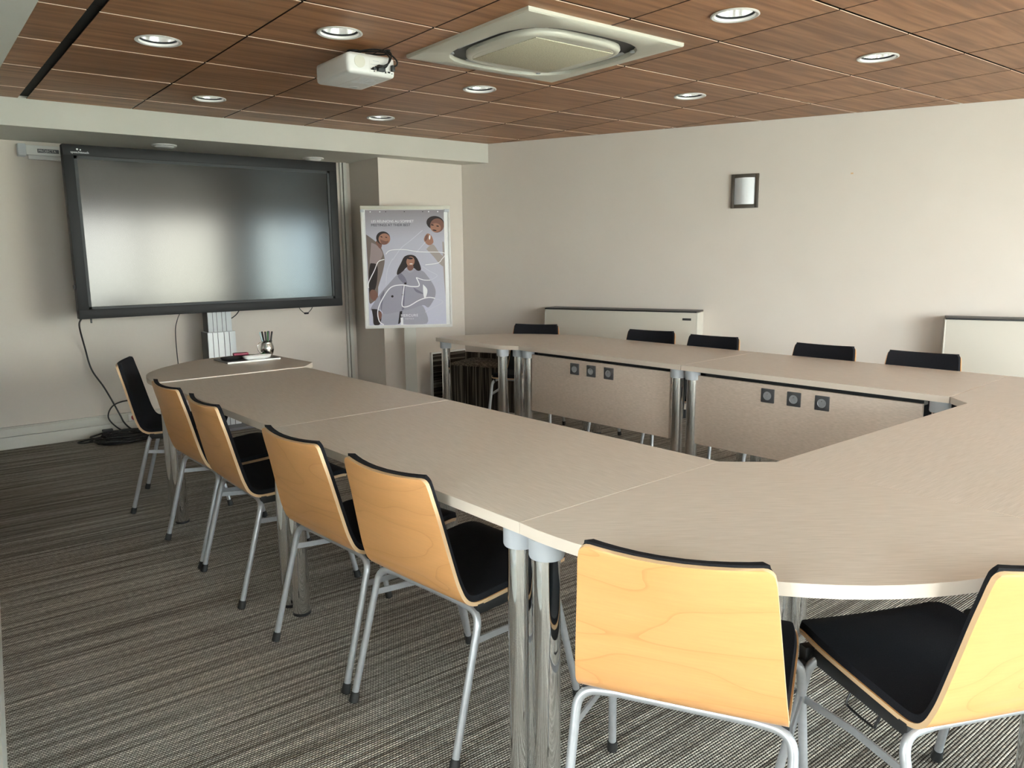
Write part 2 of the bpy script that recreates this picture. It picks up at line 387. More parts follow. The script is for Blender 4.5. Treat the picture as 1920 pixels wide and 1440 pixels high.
for (y0, y1, z0, z1) in ((LWIN[0], LWIN[0]+.05, LWIN[2], LWIN[3]), (LWIN[1]-.05, LWIN[1], LWIN[2], LWIN[3]), (LWIN[0]+.05, LWIN[1]-.05, LWIN[2], LWIN[2]+.05), (LWIN[0]+.05, LWIN[1]-.05, LWIN[3]-.05, LWIN[3])): m.box(XL-.13, XL-.07, y0, y1, z0, z1, M['outdoor'])
fr = struct(m, 'window_4'); g = MB(); g.box(XL-.102, XL-.098, LWIN[0]+.05, LWIN[1]-.05, LWIN[2]+.05, LWIN[3]-.05, M['glass']); g.build('pane', fr)
m = MB()
xs = [XL]+[v for q in sorted(WINS) for v in q[:2]]+[8.2]
for i in range(0, len(xs), 2): m.box(xs[i], xs[i+1], WY-.2, WY, 0, 2.5, M['paint'])
for (x0, x1, z0, z1) in WINS: m.box(x0, x1, WY-.2, WY, 0, z0, M['paint']); m.box(x0, x1, WY-.2, WY, z1, 2.5, M['paint'])
struct(m, 'wall_front')
for i, (x0, x1, z0, z1) in enumerate(WINS):
    m = MB(); t_ = .055
    for a, b_ in ((x0, x0+t_), (x1-t_, x1), ((x0+x1)/2-.045, (x0+x1)/2+.045)): m.box(a, b_, WY-.13, WY-.07, z0, z1, M['outdoor'])
    for a, b_ in ((z0, z0+t_), (z1-t_, z1)): m.box(x0+t_, x1-t_, WY-.128, WY-.072, a, b_, M['outdoor'])
    fr = struct(m, 'window_%d' % (i+1))
    g = MB(); g.box(x0+t_, x1-t_, WY-.102, WY-.098, z0+t_, z1-t_, M['glass']); g.build('pane', fr)
# soffit over the screen wall, and the dropped strip over the entrance side
m = MB(); m.prism([(.46, YS), (4.311, YS), (4.0, YB), (.46, YB)], ZS, CZ+.1, M['paint_grey']); struct(m, 'trim_1')
m = MB(); m.box(XL, .46, WY, YB, ZS, CZ+.1, M['paint_grey']); struct(m, 'trim_2')
# cable trunking skirting
m = MB()
m.box(.42, 3.29, YB-.035, YB, .0, .088, M['trunk'], .003); m.box(.42, 3.29, YB-.042, YB, .091, .150, M['trunk'], .003); m.box(.42, 3.29, YB-.03, YB, .150, .157, M['trunk'])
struct(m, 'baseboard_back')
m = MB(); m.box(3.187, 3.205, YB-.03, YB, .157, ZS, M['trunk'], .002); m.box(3.212, 3.243, YB-.04, YB, .157, ZS, M['trunk'], .003); struct(m, 'trim_3')
m = MB(); m.prism([(-.003, 1.15), (.005, 1.15), (.420, YB-.045), (.412, YB-.045)], 0, .15, M['trunk']); struct(m, 'baseboard_left')
# tiled ceiling
LIGHTS = [(1.064, 3.902), (1.664, 3.302), (1.664, 5.102), (2.864, 5.102), (2.864, 3.902), (4.064, 3.302), (2.864, 2.102), (4.064, 2.102)]
m = MB(); T0, T1 = CZ, CZ+.0035; RH = .0875
bm = m.bm; ca, cb_ = 1, 2
for c in range(-4, 10):
    for r in range(-8, 8):
        x0, x1 = 2.564+.6*c, 2.564+.6*(c+1); y0, y1 = 1.802+.6*r, 1.802+.6*(r+1)
        gx0, gx1, gy0, gy1 = .0045, .0045, .009, .009
        if c == -4: gx1 = .042
        x0 += gx0; x1 -= gx1; y0 += gy0; y1 -= gy1
        x0 = max(x0, .466); y0 = max(y0, WY+.006); y1 = min(y1, YS-.008)
        if x1-x0 < .02 or y1-y0 < .02: continue
        lt = [q for q in LIGHTS if x0 < q[0] < x1 and y0 < q[1] < y1]
        b = bmesh.new()
        if lt:
            lx, ly = lt[0]; N_ = 32; inn, out = [], []
            for z in (T0, T1):
                ii, oo = [], []
                for k in range(N_):
                    a = 2*PI*k/N_; dx, dy = math.cos(a), math.sin(a)
                    ii.append(b.verts.new((lx+RH*dx, ly+RH*dy, z)))
                    s_ = max(abs(dx), abs(dy)); hx = (x1-x0)/2; hy = (y1-y0)/2
                    oo.append(b.verts.new(((x0+x1)/2+hx*dx/s_, (y0+y1)/2+hy*dy/s_, z)))
                inn.append(ii); out.append(oo)
            for k in range(N_):
                j = (k+1) % N_
                b.faces.new((out[0][k], inn[0][k], inn[0][j], out[0][j])); b.faces.new((out[1][k], out[1][j], inn[1][j], inn[1][k]))
                b.faces.new((out[0][k], out[0][j], out[1][j], out[1][k])); b.faces.new((inn[0][k], inn[1][k], inn[1][j], inn[0][j]))
        else:
            bmesh.ops.create_cube(b, size=1)
            for v in b.verts: v.co = Vector(((x0+x1)/2+v.co.x*(x1-x0), (y0+y1)/2+v.co.y*(y1-y0), (T0+T1)/2+v.co.z*(T1-T0)))
            bmesh.ops.bisect_plane(b, geom=list(b.verts)+list(b.edges)+list(b.faces), plane_co=RW(0, .007), plane_no=RN, clear_inner=True)
            bd = [q for q in b.edges if q.is_boundary]
            if bd: bmesh.ops.holes_fill(b, edges=bd)
        if not b.faces: b.free(); continue
        b.normal_update(); mp = {v: bm.verts.new(v.co) for v in b.verts}
        for f in b.faces:
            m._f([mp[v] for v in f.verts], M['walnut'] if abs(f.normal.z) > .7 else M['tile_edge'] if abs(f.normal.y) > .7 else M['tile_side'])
        b.free()
m.box(-.6, 8.3, WY-.05, YB, CZ+.15, CZ+.2, M['void'])
for xk in [.764, 1.364, 1.964, 2.564, 3.164, 3.764, 4.364, 4.964, 5.564, 6.164, 6.764]:   # dark carrier rails above the joints
    ymax = min(YS, 5.763-(xk-4.311)/.449-.05) if xk > 4.25 else YS
    m.box(xk-.04, xk+.02, WY+.01, ymax, CZ+.016, CZ+.022, M['void'])
for r in range(-7, 7):
    yk = 1.802+.6*r; xm = 4.311+(5.763-yk)*.449-.03
    m.box(.47, xm, yk-.02, yk+.02, CZ+.015, CZ+.021, M['void'])
struct(m, 'ceiling')

# ------------------------------------------------------------------ downlights
def make_downlight():
    t = thing('recessed_downlight', '', 'ceiling light')
    g = MB(); g.lathe([(.083, 0), (.098, -.002), (.100, -.006), (.094, -.009), (.084, -.006), (.081, .004)], M['white'], 40, cap=False); g.build('trim_ring', t)
    g = MB(); g.lathe([(.0745, .010), (.073, .02), (.064, .055), (.045, .09), (.0, .1)], M['reflector'], 40, cap=False); g.build('reflector', t)
    g = MB(); g.lathe([(.0, .045), (.016, .048), (.022, .056), (.022, .088)], M['bulb'], 20); g.build('lamp_bulb', t)
    g = MB(); g.lathe([(.0815, .003), (.0745, .010)], M['bezel2'], 40, cap=False); g.build('shadow_ring', t)
    return t
dl = make_downlight()
DL_LAB = ['round white-rimmed downlight, leftmost of the ceiling lights', 'round downlight in the wood ceiling right beside the white projector, nearer the camera',
          'small round downlight above the middle-left of the big black screen', 'small round downlight nearest the soffit, between screen and poster',
          'round downlight in the ceiling between projector and air conditioner, towards the poster', 'round downlight above the framed wall lamp on the right wall',
          'largest round downlight at the top edge, right of the air conditioner', 'round downlight farthest right in the wood ceiling']
for i, (x, y) in enumerate(LIGHTS):
    if i == 0: dl.location = (x, y, CZ); dl['label'] = DL_LAB[0]; dl['group'] = 'recessed downlights in the wood ceiling'
    else: dup(dl, (x, y, CZ), 0, DL_LAB[i])
# two flat disc fittings under the soffit
g0 = MB(); g0.lathe([(0, -.022), (.05, -.022), (.062, -.017), (.066, -.010), (.085, -.008), (.087, 0)], M['white'], 36)
d1 = g0.build('soffit_disc_light', loc=(1.655, 6.14, ZS)); tag(d1, 'flat white disc light on the soffit above the left half of the screen', 'ceiling light', 'disc lights under the soffit')
d2 = d1.copy(); COL.objects.link(d2); d2.location = (2.865, 6.27, ZS); d2['label'] = 'flat white disc light on the soffit above the right end of the screen'

# ------------------------------------------------------------------ ceiling cassette air conditioner
def squircle(h, n=48, p=3.4):
    out = []
    for k in range(n):
        a = 2*PI*k/n; c, s = math.cos(a), math.sin(a)
        r = h/((abs(c)**p+abs(s)**p)**(1/p)); out.append((r*c, r*s))
    return out
ac = thing('cassette_air_conditioner', 'square cream ceiling cassette air conditioner with central grille', 'air conditioner', (2.575, 2.995, CZ), -.005)
g = MB(); N_ = 48; sq = []
for k in range(N_):
    a = 2*PI*k/N_; c, s = math.cos(a), math.sin(a); q = .474/max(abs(c), abs(s)); sq.append((q*c, q*s))
inn = squircle(.392); zz = [0, -.014, -.020]
R0 = [g.bm.verts.new((x, y, 0)) for x, y in sq]; R1 = [g.bm.verts.new((x, y, -.013)) for x, y in sq]
R2 = [g.bm.verts.new((x*.99, y*.99, -.018)) for x, y in sq]; R3 = [g.bm.verts.new((x*1.01, y*1.01, -.026)) for x, y in inn]; R4 = [g.bm.verts.new((x, y, -.024)) for x, y in inn]
R5 = [g.bm.verts.new((x*.99, y*.99, .0)) for x, y in inn]
for A, B in ((R0, R1), (R1, R2), (R2, R3), (R3, R4), (R4, R5)):
    for k in range(N_): g._f((A[k], A[(k+1) % N_], B[(k+1) % N_], B[k]), M['cream'], A is R3)
g.build('outer_frame', ac)
g = MB(); g.prism(squircle(.389), -.004, -.001, M['dark']); g.build('air_slot', ac)
g = MB(); prof = [(.318, -.003), (.321, -.020), (.316, -.027), (.306, -.031), (.292, -.034), (.285, -.031), (.279, -.033)]
rings = [[g.bm.verts.new((x, y, z)) for x, y in squircle(h, p=3.4+(.328-h)*20)] for h, z in prof]
for A, B in zip(rings, rings[1:]):
    for k in range(N_): g._f((A[k], A[(k+1) % N_], B[(k+1) % N_], B[k]), M['cream'], True)
g._f(rings[-1][::-1], M['cream']); g.build('centre_panel', ac)
g = MB(); g.box(-.240, .240, -.240, .240, -.036, -.032, M['grille'], .002)
g.build('intake_grille', ac)
for k in range(4):
    g = MB(); pts = [(-.20+.40*i/10, .350+.006*math.cos((i-5)/5*1.2), 0) for i in range(11)]
    for (dy, dz, dy2, dz2) in ((-.010, -.005, .010, -.014),):
        for a, b_ in zip(pts, pts[1:]):
            vs = [g.bm.verts.new(v) for v in ((a[0], a[1]+dy, dz), (b_[0], b_[1]+dy, dz), (b_[0], b_[1]+dy2, dz2+.004), (a[0], a[1]+dy2, dz2+.004))]; g._f(vs, M['alu'])
            vs = [g.bm.verts.new(v) for v in ((a[0], a[1]+dy, dz-.002), (b_[0], b_[1]+dy, dz-.002), (b_[0], b_[1]+dy2, dz2+.002), (a[0], a[1]+dy2, dz2+.002))]; g._f(vs[::-1], M['alu'])
    o = g.build('louvre', ac); o.rotation_euler.z = k*PI/2
    if k < 4:
        g = MB(); g.lathe([(0, -.010), (.010, -.012), (.012, -.020), (0, -.022)], M['alu'], 12, c=(.265, .345)); o = g.build('louvre_pivot', ac); o.rotation_euler.z = k*PI/2

# ------------------------------------------------------------------ projector
pj = thing('ceiling_projector', 'white projector hanging under the wood ceiling with black cables', 'projector', (1.865, 3.56, CZ), 0)
zb = -.141; zt = -.048
g = MB(); g.box(-.125, .125, -.17, .17, zb, zt, M['white'], .022, seg=4)
g.box(-.10, .11, -.150, .15, zt-.004, zt+.004, M['white'], .002)
g.lathe([(0, 0), (.028, 0), (.028, .002), (0, .002)], M['cream'], 24, mtx=Matrix.Translation((-.062, -.1700, zb+.055)) @ Matrix.Rotation(PI/2, 4, 'X'))
g.build('body', pj)
g = MB()
g.box(-.012, .115, -.1706, -.1695, zb+.012, zb+.072, M['white'])
for x, z, ww, hh in ((.0, .028, .012, .006), (.012, .020, .006, .005), (.072, .022, .008, .009), (.090, .024, .014, .007), (.106, .020, .005, .005), (.02, .05, .05, .002), (.022, .066, .03, .002)):
    g.box(x-ww/2, x+ww/2, -.1716, -.1695, zb+z-hh/2, zb+z+hh/2, M['dark'] if hh > .003 else M['collar'])
g.build('port_row', pj)
g = MB()
g.box(-.03, .10, -.12, .14, zb-.0004, zb+.0002, M['white'])
for i in range(9): g.box(-.02+random.random()*.01, .05+random.random()*.04, -.10+i*.014, -.098+i*.014, zb-.0008, zb+.0002, M['collar'])
g.box(.02, .07, .10, .13, zb-.0008, zb+.0002, M['porcelain']); g.build('underside_label', pj)
g = MB(); g.lathe([(.035, 0), (.035, -.01), (.018, -.014), (.018, -.04), (.05, -.046), (.05, zt)], M['dark'], 20); g.build('ceiling_mount', pj)
g = MB(); g.lathe([(0, 0), (.032, 0), (.034, .01), (.028, .02), (0, .02)], M['dark'], 24, mtx=Matrix.Translation((-.05, .168, zb+.045)) @ Matrix.Rotation(-PI/2, 4, 'X')); g.build('lens', pj)
for pts, r in ((((.018, -.172, zb+.04), (.03, -.20, zb+.035), (.075, -.20, zb+.06), (.095, -.19, zb+.10), (.09, -.16, -.02), (.03, -.12, -.012), (-.03, -.05, -.02), (0, 0, -.01)), .0035),
               (((.04, -.172, zb+.035), (.06, -.198, zb+.04), (.085, -.19, zb+.085), (.07, -.17, -.025), (.11, -.15, -.012), (.12, -.08, -.015), (.05, -.02, -.01)), .004),
               (((.10, -.172, zb+.05), (.118, -.195, zb+.055), (.125, -.185, zb+.08), (.10, -.16, -.030), (.06, -.13, -.020), (.0, -.05, -.012)), .004)):
    g = MB(); g.tube(smooth_path(pts, 6), r, M['cable'], 8); g.build('cable', pj)
for q in ((.024, .060, -.194, -.171, zb+.020, zb+.048), (.098, .114, -.19, -.171, zb+.028, zb+.056), (.0, .016, -.188, -.171, zb+.024, zb+.036)):
    g = MB(); g.box(*q, M['dark'], .003); g.build('plug', pj)

# ------------------------------------------------------------------ conference tables
TZ = .72; TH = .028
def arc(c, rx, ry, a0, a1, n=26, p=2.25):
    out = []
    for k in range(n+1):
        a = math.radians(a0+(a1-a0)*k/n); q = (abs(math.cos(a))**p+abs(math.sin(a))**p)**(1/p)
        out.append((c[0]+rx*math.cos(a)/q, c[1]+ry*math.sin(a)/q))
    return out
def table(label, poly, legs, lam, up=0):
    cx = sum(p[0] for p in poly)/len(poly); cyy = sum(p[1] for p in poly)/len(poly)
    t = thing('conference_table', label, 'table', (cx, cyy, 0), 0, 'laminate conference tables set in a ring')
    g = MB(); g.prism([(p[0]-cx, p[1]-cyy) for p in poly], TZ-TH+up, TZ+up, lam, M['lam_edge'], .0004); g.build('tabletop', t)
    for (x, y) in legs:
        g = MB(); g.lathe([(.0325, .012), (.0325, TZ-TH-.045)], M['chrome'], 36); lg = g.build('leg', t, (x-cx, y-cyy, 0))
        g = MB(); g.lathe([(.040, TZ-TH-.050), (.042, TZ-TH-.045), (.042, TZ-TH-.006), (.046, TZ-TH)], M['collar'], 36)
        g.build('leg_collar', lg)
        g = MB(); g.lathe([(.030, 0), (.034, .003), (.034, .013), (.030, .013)], M['dark'], 30); g.build('foot', lg)
    return t, (cx, cyy)
# left strip
S0 = Vector((1.475, 1.359)); LU = Vector((-.0374, .9993)); LW = Vector((.9993, .0374))
def LP(s, l): p = S0+LU*s+LW*l; return (p.x, p.y)
def rect(P, s0, s1, l0, l1): return [P(s0, l0), P(s0, l1), P(s1, l1), P(s1, l0)]
hw = .395; a_ = .048; b_ = .045
table('long rectangular table in the left row, nearest the camera', rect(LP, 0, 1.362, -hw, hw),
      [LP(a_, -hw+b_), LP(a_, hw-b_), LP(1.362-a_, -hw+b_), LP(1.362-a_, hw-b_)], M['lam'])
table('long rectangular table in the left row, nearer the big screen', rect(LP, 1.366, 2.728, -hw, hw),
      [LP(1.366+a_, -hw+b_), LP(1.366+a_, hw-b_), LP(2.728-a_, -hw+b_), LP(2.728-a_, hw-b_)], M['lam'])
endp = smooth_path([(.972, 4.102, 0), (.975, 4.28, 0), (1.02, 4.445, 0), (1.125, 4.60, 0), (1.26, 4.73, 0), (1.42, 4.83, 0), (1.60, 4.875, 0), (1.74, 4.86, 0), (1.80, 4.83, 0)], 5)
endpoly = [LP(2.735, -hw)] + [(p.x, p.y) for p in endp[1:]] + [(1.822, 4.77), (1.868, 4.24), LP(2.735, hw-.005)]
table('rounded end table under the big screen with the pen mug on it', endpoly[::-1],
      [(1.03, 4.15), (1.70, 4.15), (1.775, 4.27), (1.745, 4.74)], M['lam_d'], .004)
# near side
cl = [LP(-.001, hw), LP(-.001, -hw)] + arc((1.99, 1.345), .912, .885, 181, 270)[1:] + [(1.9915, 1.262)]
table('large rounded corner table in the foreground, behind the two nearest chairs', cl,
      [LP(-.05, -hw+.04), LP(-.05, hw-.05), (1.935, 1.20), (1.943, .53)], M['lam_d'])
nb = [(1.9925, .460), (3.3565, .480), (3.3565, 1.272), (1.9925, 1.262)]
table('straight table on the near side between the two foreground corner tables', nb,
      [(2.045, 1.205), (2.045, .52), (3.30, 1.215), (3.30, .54)], M['lam_x'])
RI = Vector((3.452, 1.377)); RU = Vector((-.067, .99775)); RWd = Vector((.99775, .067))
def RP(s, l): p = RI+RU*s+RWd*l; return (p.x, p.y)
cr_ = [(3.358, 1.272), (3.358, .482)] + arc((3.358, 1.40), .885, .918, -89, 0) + [RP(-.003, .79), RP(-.003, 0)]
table('rounded corner table at the right edge of the picture', cr_, [(3.41, 1.22), (3.42, .56), (3.50, 1.32), RP(-.05, .74)], M['lam_d'])
def right_table(label, s0, s1, px0, px1, socks):
    t, c = table(label, rect(RP, s0, s1, 0, .79), [RP(s0+a_, .045), RP(s1-a_, .045), RP(s0+a_, .745), RP(s1-a_, .745)], M['lam'])
    mt = Matrix(((RU.x, RWd.x, 0, RI.x-c[0]), (RU.y, RWd.y, 0, RI.y-c[1]), (0, 0, 1, 0), (0, 0, 0, 1)))
    g = MB(); g.box(px0, px1, .035, .053, .283, .667, M['lam_panel'], .001, mtx=mt); p = g.build('modesty_panel', t)
    for s in socks:
        g = MB(); z0 = .6105; h = .036
        g.box(s-h, s+h, .026, .0348, z0-h, z0+h, M['socket'], .003, mtx=mt)
        q = mt @ Matrix.Translation((s, .0255, z0)) @ Matrix.Rotation(PI/2, 4, 'X')
        g.lathe([(.022, .0), (.0215, .0015), (.018, -.002), (.014, -.006), (.0, -.006)], M['silver'], 24, mtx=q)
        g.box(s-.028, s+.028, .0252, .0262, z0+.025, z0+.027, M['alu_dark'], mtx=mt)
        for d in (-.006, .006): g.box(s+d-.002, s+d+.002, .0262, .029, z0-.002, z0+.002, M['dark'], mtx=mt)
        g.box(s-.0018, s+.0018, .023, .029, z0+.008, z0+.012, M['steel'], mtx=mt)
        g.build('power_socket', p)
    g = MB(); g.box(s0+.12, s1-.12, .06, .11, TZ-TH-.035, TZ-TH-.004, M['dark'], mtx=mt); g.build('cable_tray', t)
    return t
right_table('right-row rectangular table with three sockets on its panel, nearest the camera', .002, 1.368, .118, 1.29, (.857, .715, .570))
right_table('rectangular table in the right row with three sockets on its front panel, nearer the poster', 1.372, 2.69, 1.468, 2.60, (2.20, 2.06, 1.917))
er = [RP(2.694, 0), (3.195, 4.187), (3.158, 4.915)] + arc((3.16, 4.08), .895, .865, 84, 4, p=2) + [RP(2.694, .79)]
table('rounded end table of the right row, beside the poster stand', er[::-1], [(3.21, 4.86), (3.245, 4.205), RP(2.694+.05, .05), RP(2.694+.05, .74)], M['lam_d'])

# ------------------------------------------------------------------ chairs
def chair_profile():
    pts = [(-.082, .787), (-.070, .738), (-.056, .685), (-.042, .625), (-.028, .565), (-.014, .508), (-.004, .478), (.006, .456), (.022, .439), (.045, .430), (.075, .429),
           (.12, .431), (.18, .434), (.25, .438), (.32, .443), (.37, .447), (.40, .446), (.422, .440)]
    P = smooth_path([(0, a, b) for a, b in pts], 3)
    P = [P[0]]+[P[0].lerp(P[1], k) for k in (.12, .35, .65)]+P[1:-1]+[P[-2].lerp(P[-1], k) for k in (.35, .7, .9)]+[P[-1]]
    return [(p.y, p.z) for p in P]
PR = chair_profile()
def cum():
    L_ = [0]
    for a, b in zip(PR, PR[1:]): L_.append(L_[-1]+math.hypot(b[0]-a[0], b[1]-a[1]))
    return L_
CL = cum(); TOT = CL[-1]; BI = 21
def surf(i, s, off, grow=0.0, ext=0.0):
    """point on the shell: i = profile index, s = -1..1 across, off = distance out of the sitter's side"""
    y, z = PR[i]; a = PR[max(i-1, 0)]; b = PR[min(i+1, len(PR)-1)]
    ty, tz = b[0]-a[0], b[1]-a[1]; l = math.hypot(ty, tz); ty /= l; tz /= l
    ny, nz = -tz, ty                                        # towards the sitter
    d = CL[i]/TOT; back = max(0, min(1, (CL[BI]-CL[i])/CL[BI])) if CL[i] < CL[BI] else 0
    w = .181+(.212-.181)*min(1, CL[i]/.34)+.004*min(1, max(0, CL[i]-.34)/.3)
    if d > .85: w -= .012*((d-.85)/.15)**2
    e0, e1 = CL[i]+ext, TOT-CL[i]+ext; rc = .022
    for ee in (e0, e1):
        if ee < rc: w -= rc-math.sqrt(max(0, rc*rc-(rc-ee)**2))
    w += grow
    x = s*w
    bow = .024*(1-s*s)*(.35+.65*back) if CL[i] < CL[BI] else .004*(1-s*s)
    if CL[BI]-.05 < CL[i] < CL[BI]: pass
    k = off-bow*(back**.5 if back > 0 else 0) - (0 if back > 0 else bow*min(1, (CL[i]-CL[BI])/.1))
    py, pz = y+ny*k, z+nz*k
    if i == 0: py -= ty*ext; pz -= tz*ext
    return Vector((x, py, pz))
def shell_mesh(mb, o0, o1, m_in, m_out, m_edge, grow=0, ext=0, round_edge=0, i1=None):
    n = len(PR); S = [-1, -.97, -.85, -.65, -.4, -.15, .15, .4, .65, .85, .97, 1]
    A = [[mb.bm.verts.new(surf(i, s, o0, grow, ext)) for s in S] for i in range(n)]
    B = [[mb.bm.verts.new(surf(i, s, o1, grow-round_edge, ext-round_edge)) for s in S] for i in range(n)]
    for i in range(n-1):
        for j in range(len(S)-1):
            mb._f((A[i][j], A[i+1][j], A[i+1][j+1], A[i][j+1]), m_out, True)
            mb._f((B[i][j], B[i][j+1], B[i+1][j+1], B[i+1][j]), m_in, True)
        mb._f((A[i][0], B[i][0], B[i+1][0], A[i+1][0]), m_edge, bool(round_edge)); mb._f((A[i][-1], A[i+1][-1], B[i+1][-1], B[i][-1]), m_edge, bool(round_edge))
    for j in range(len(S)-1):
        mb._f((A[0][j], A[0][j+1], B[0][j+1], B[0][j]), m_edge); mb._f((A[-1][j], B[-1][j], B[-1][j+1], A[-1][j+1]), m_edge)
def make_chair():
    t = thing('conference_chair', '', 'chair')
    g = MB(); shell_mesh(g, -.0105, 0, M['beech'], M['beech'], M['ply_edge']); g.build('plywood_shell', t)
    g = MB(); shell_mesh(g, .0002, .015, M['fabric'], M['fabric'], M['fabric'], grow=-.004, ext=.006, round_edge=.005); o = g.build('upholstery', t); o['label'] = 'black padded seat and back cover'
    for sx in (-1, 1):
        for kind in ('rear', 'front'):
            if kind == 'rear': foot = (sx*.230, -.060, .022); knee = (sx*.222, .045, .402); inner = (sx*.14, .052, .405)
            else: foot = (sx*.244, .420, .022); knee = (sx*.222, .335, .408); inner = (sx*.14, .325, .412)
            g = MB(); g.tube(fillet([foot, knee, inner], .045, 8), .0105, M['silver'], 14); lg = g.build('leg', t)
            g = MB(); v = (Vector(knee)-Vector(foot)).normalized(); f = Vector(foot)
            g.tube([f-v*.020, f-v*.018, f+v*.012], [.0125, .0145, .013], M['rubber'], 14); g.build('foot_cap', lg)
    g = MB(); g.tube([(-.14, .052, .405), (.14, .052, .405)], .0105, M['silver'], 14); g.build('crossbar', t)
    g = MB(); g.tube([(-.14, .325, .412), (.14, .325, .412)], .0105, M['silver'], 14); g.build('crossbar', t)
    for sx in (-1, 1):
        g = MB(); A, B = Vector((sx*.222, .020, .330)), Vector((sx*.228, .358, .300)); mid = (A+B)/2; mid.x -= sx*.012
        for P_, Q_ in ((A, mid), (mid, B)):
            w_ = Vector((0, 0, .009)); e_ = Vector((.0025, 0, 0)); vs = []
            for p in (P_, Q_):
                for a, b in ((-1, -1), (1, -1), (1, 1), (-1, 1)): vs.append(g.bm.verts.new(p+e_*a+w_*b))
            for k in range(4): g._f((vs[k], vs[(k+1) % 4], vs[4+(k+1) % 4], vs[4+k]), M['silver'])
            g._f(vs[:4][::-1], M['silver']); g._f(vs[4:], M['silver'])
        g.build('stretcher', t)
        g = MB(); g.box(sx*.205-.008, sx*.205+.008, .045, .345, .392, .424, M['dark'], .003); g.build('seat_rail', t)
    g = MB(); g.tube(smooth_path([(-.20, .13, .39), (-.212, .13, .368), (-.212, .14, .358), (-.212, .21, .358), (-.212, .22, .368), (-.20, .22, .39)], 5), .003, M['dark'], 8); g.build('wire_loop', t)
    g = MB(); g.lathe([(.0, -.028), (.017, -.028), (.019, -.02), (.019, .02), (.017, .03), (0, .03)], M['dark'], 20, mtx=Matrix.Translation((-.235, .368, .375)) @ Matrix.Rotation(PI/2, 4, 'Y') @ Matrix.Rotation(.3, 4, 'X'))
    g.box(-.225, -.20, .352, .378, .37, .425, M['dark'], .003); g.build('linking_hook', t)
    return t
CH = [  # bend centre x, y, heading of the sitter (deg), label
    (1.008, 4.525, -22, 'chair at the far rounded table end, its black front turned to the camera', 'L'),
    (.968, 3.575, 2, 'wooden-backed chair on the left side, farthest of the four in a row', 'L'),
    (.975, 3.075, 0, 'wooden-backed chair on the left side, second farthest of the four in a row', 'L'),
    (1.000, 2.290, 5, 'wooden-backed chair on the left side, just beyond the nearest one', 'L'),
    (1.045, 1.775, 7, 'wooden-backed chair on the left side standing next to the near pair of chrome table legs', 'L'),
    (1.142, .920, 29, 'wooden-backed chair square in the foreground, cropped by the bottom edge', 'L'),
    (1.632, .480, 66, 'chair at the lower right corner with its black seat fully visible', 'L'),
    (2.36, .36, 84, 'chair mostly cut off by the right edge, only a grey leg showing', 'L'),
    (3.845, 4.590, 214, 'black-backed chair on the right row farthest away, by the left end of the heater', 'R'),
    (4.103, 3.663, 197, 'black-backed chair on the right row in front of the right end of the first heater', 'R'),
    (4.110, 3.140, 190, 'black-backed chair on the right row just past the first heater', 'R'),
    (4.170, 2.398, 187, 'black-backed chair on the right row between the two heaters', 'R'),
    (4.225, 1.855, 190, 'black-backed chair on the right row in front of the second heater', 'R')]
ch0 = None
for (x, y, a, lab, side) in CH:
    grp = 'plywood conference chairs round the tables'; rz = math.radians(a-90)
    if ch0 is None: ch0 = make_chair(); ch0.location = (x, y, 0); ch0.rotation_euler.z = rz; ch0['label'] = lab; ch0['group'] = grp
    else: dup(ch0, (x, y, 0), rz, lab, grp)

# ------------------------------------------------------------------ big display on its lift column
tv = thing('interactive_display', 'large black interactive display reflecting the windows', 'display', (1.892, 5.80, .937), 0)
W_, Hh = 1.90, 1.125; bz = .062
g = MB()
g.box(-W_/2, W_/2, .0, .085, 0, bz, M['bezel'], .004); g.box(-W_/2, W_/2, .0, .085, Hh-.07, Hh, M['bezel'], .004)
g.box(-W_/2, -W_/2+bz, .0005, .0845, .03, Hh-.03, M['bezel'], .004); g.box(W_/2-bz, W_/2, .0005, .0845, .03, Hh-.03, M['bezel'], .004)
g.box(-W_/2+.03, W_/2-.03, .03, .084, .03, Hh-.03, M['bezel']); g.build('bezel', tv)
g = MB(); i0 = .018
for (x0, x1, z0, z1) in ((-W_/2+bz-.002, W_/2-bz+.002, bz-.002, bz+i0), (-W_/2+bz-.002, W_/2-bz+.002, Hh-.07-i0, Hh-.068), (-W_/2+bz-.002, -W_/2+bz+i0, bz, Hh-.07), (W_/2-bz-i0, W_/2-bz+.002, bz, Hh-.07)):
    g.box(x0, x1, .006, .02, z0, z1, M['bezel2'])
g.build('touch_frame', tv)
g = MB(); g.box(-W_/2+bz, W_/2-bz, .012, .03, bz, Hh-.07, M['screen']); g.build('screen', tv)
g = MB(); MT = Matrix.Translation((-W_/2+.045, -.0004, Hh-.055)) @ Matrix.Rotation(PI/2, 4, 'X')
text_into(g, 'speechitouch', .020, M['alu'], MT)
g.lathe([(0, .0), (.006, 0), (.006, .0006), (0, .0006)], M['alu'], 14, mtx=Matrix.Translation((-W_/2+.085, 0, Hh-.030)) @ Matrix.Rotation(PI/2, 4, 'X'))
g.lathe([(0, .0), (.0045, 0), (.0045, .0006), (0, .0006)], M['alu'], 14, mtx=Matrix.Translation((-W_/2+.103, 0, Hh-.033)) @ Matrix.Rotation(PI/2, 4, 'X'))
g.build('logo', tv)
g = MB(); g.box(-.35, .35, .085, .16, .2, .9, M['dark'], .01); g.build('rear_housing', tv)
g = MB(); g.tube(smooth_path([(.60, .05, .003), (.61, .05, -.02), (.655, .05, -.052), (.70, .05, -.02), (.71, .05, .003)], 6), .0028, M['cable'], 8); g.tube([(.638, .05, -.047), (.642, .05, -.049), (.672, .05, -.049), (.676, .05, -.047)], [.004, .008, .008, .004], M['dark'], 10); o = g.build('cable_loop', tv)
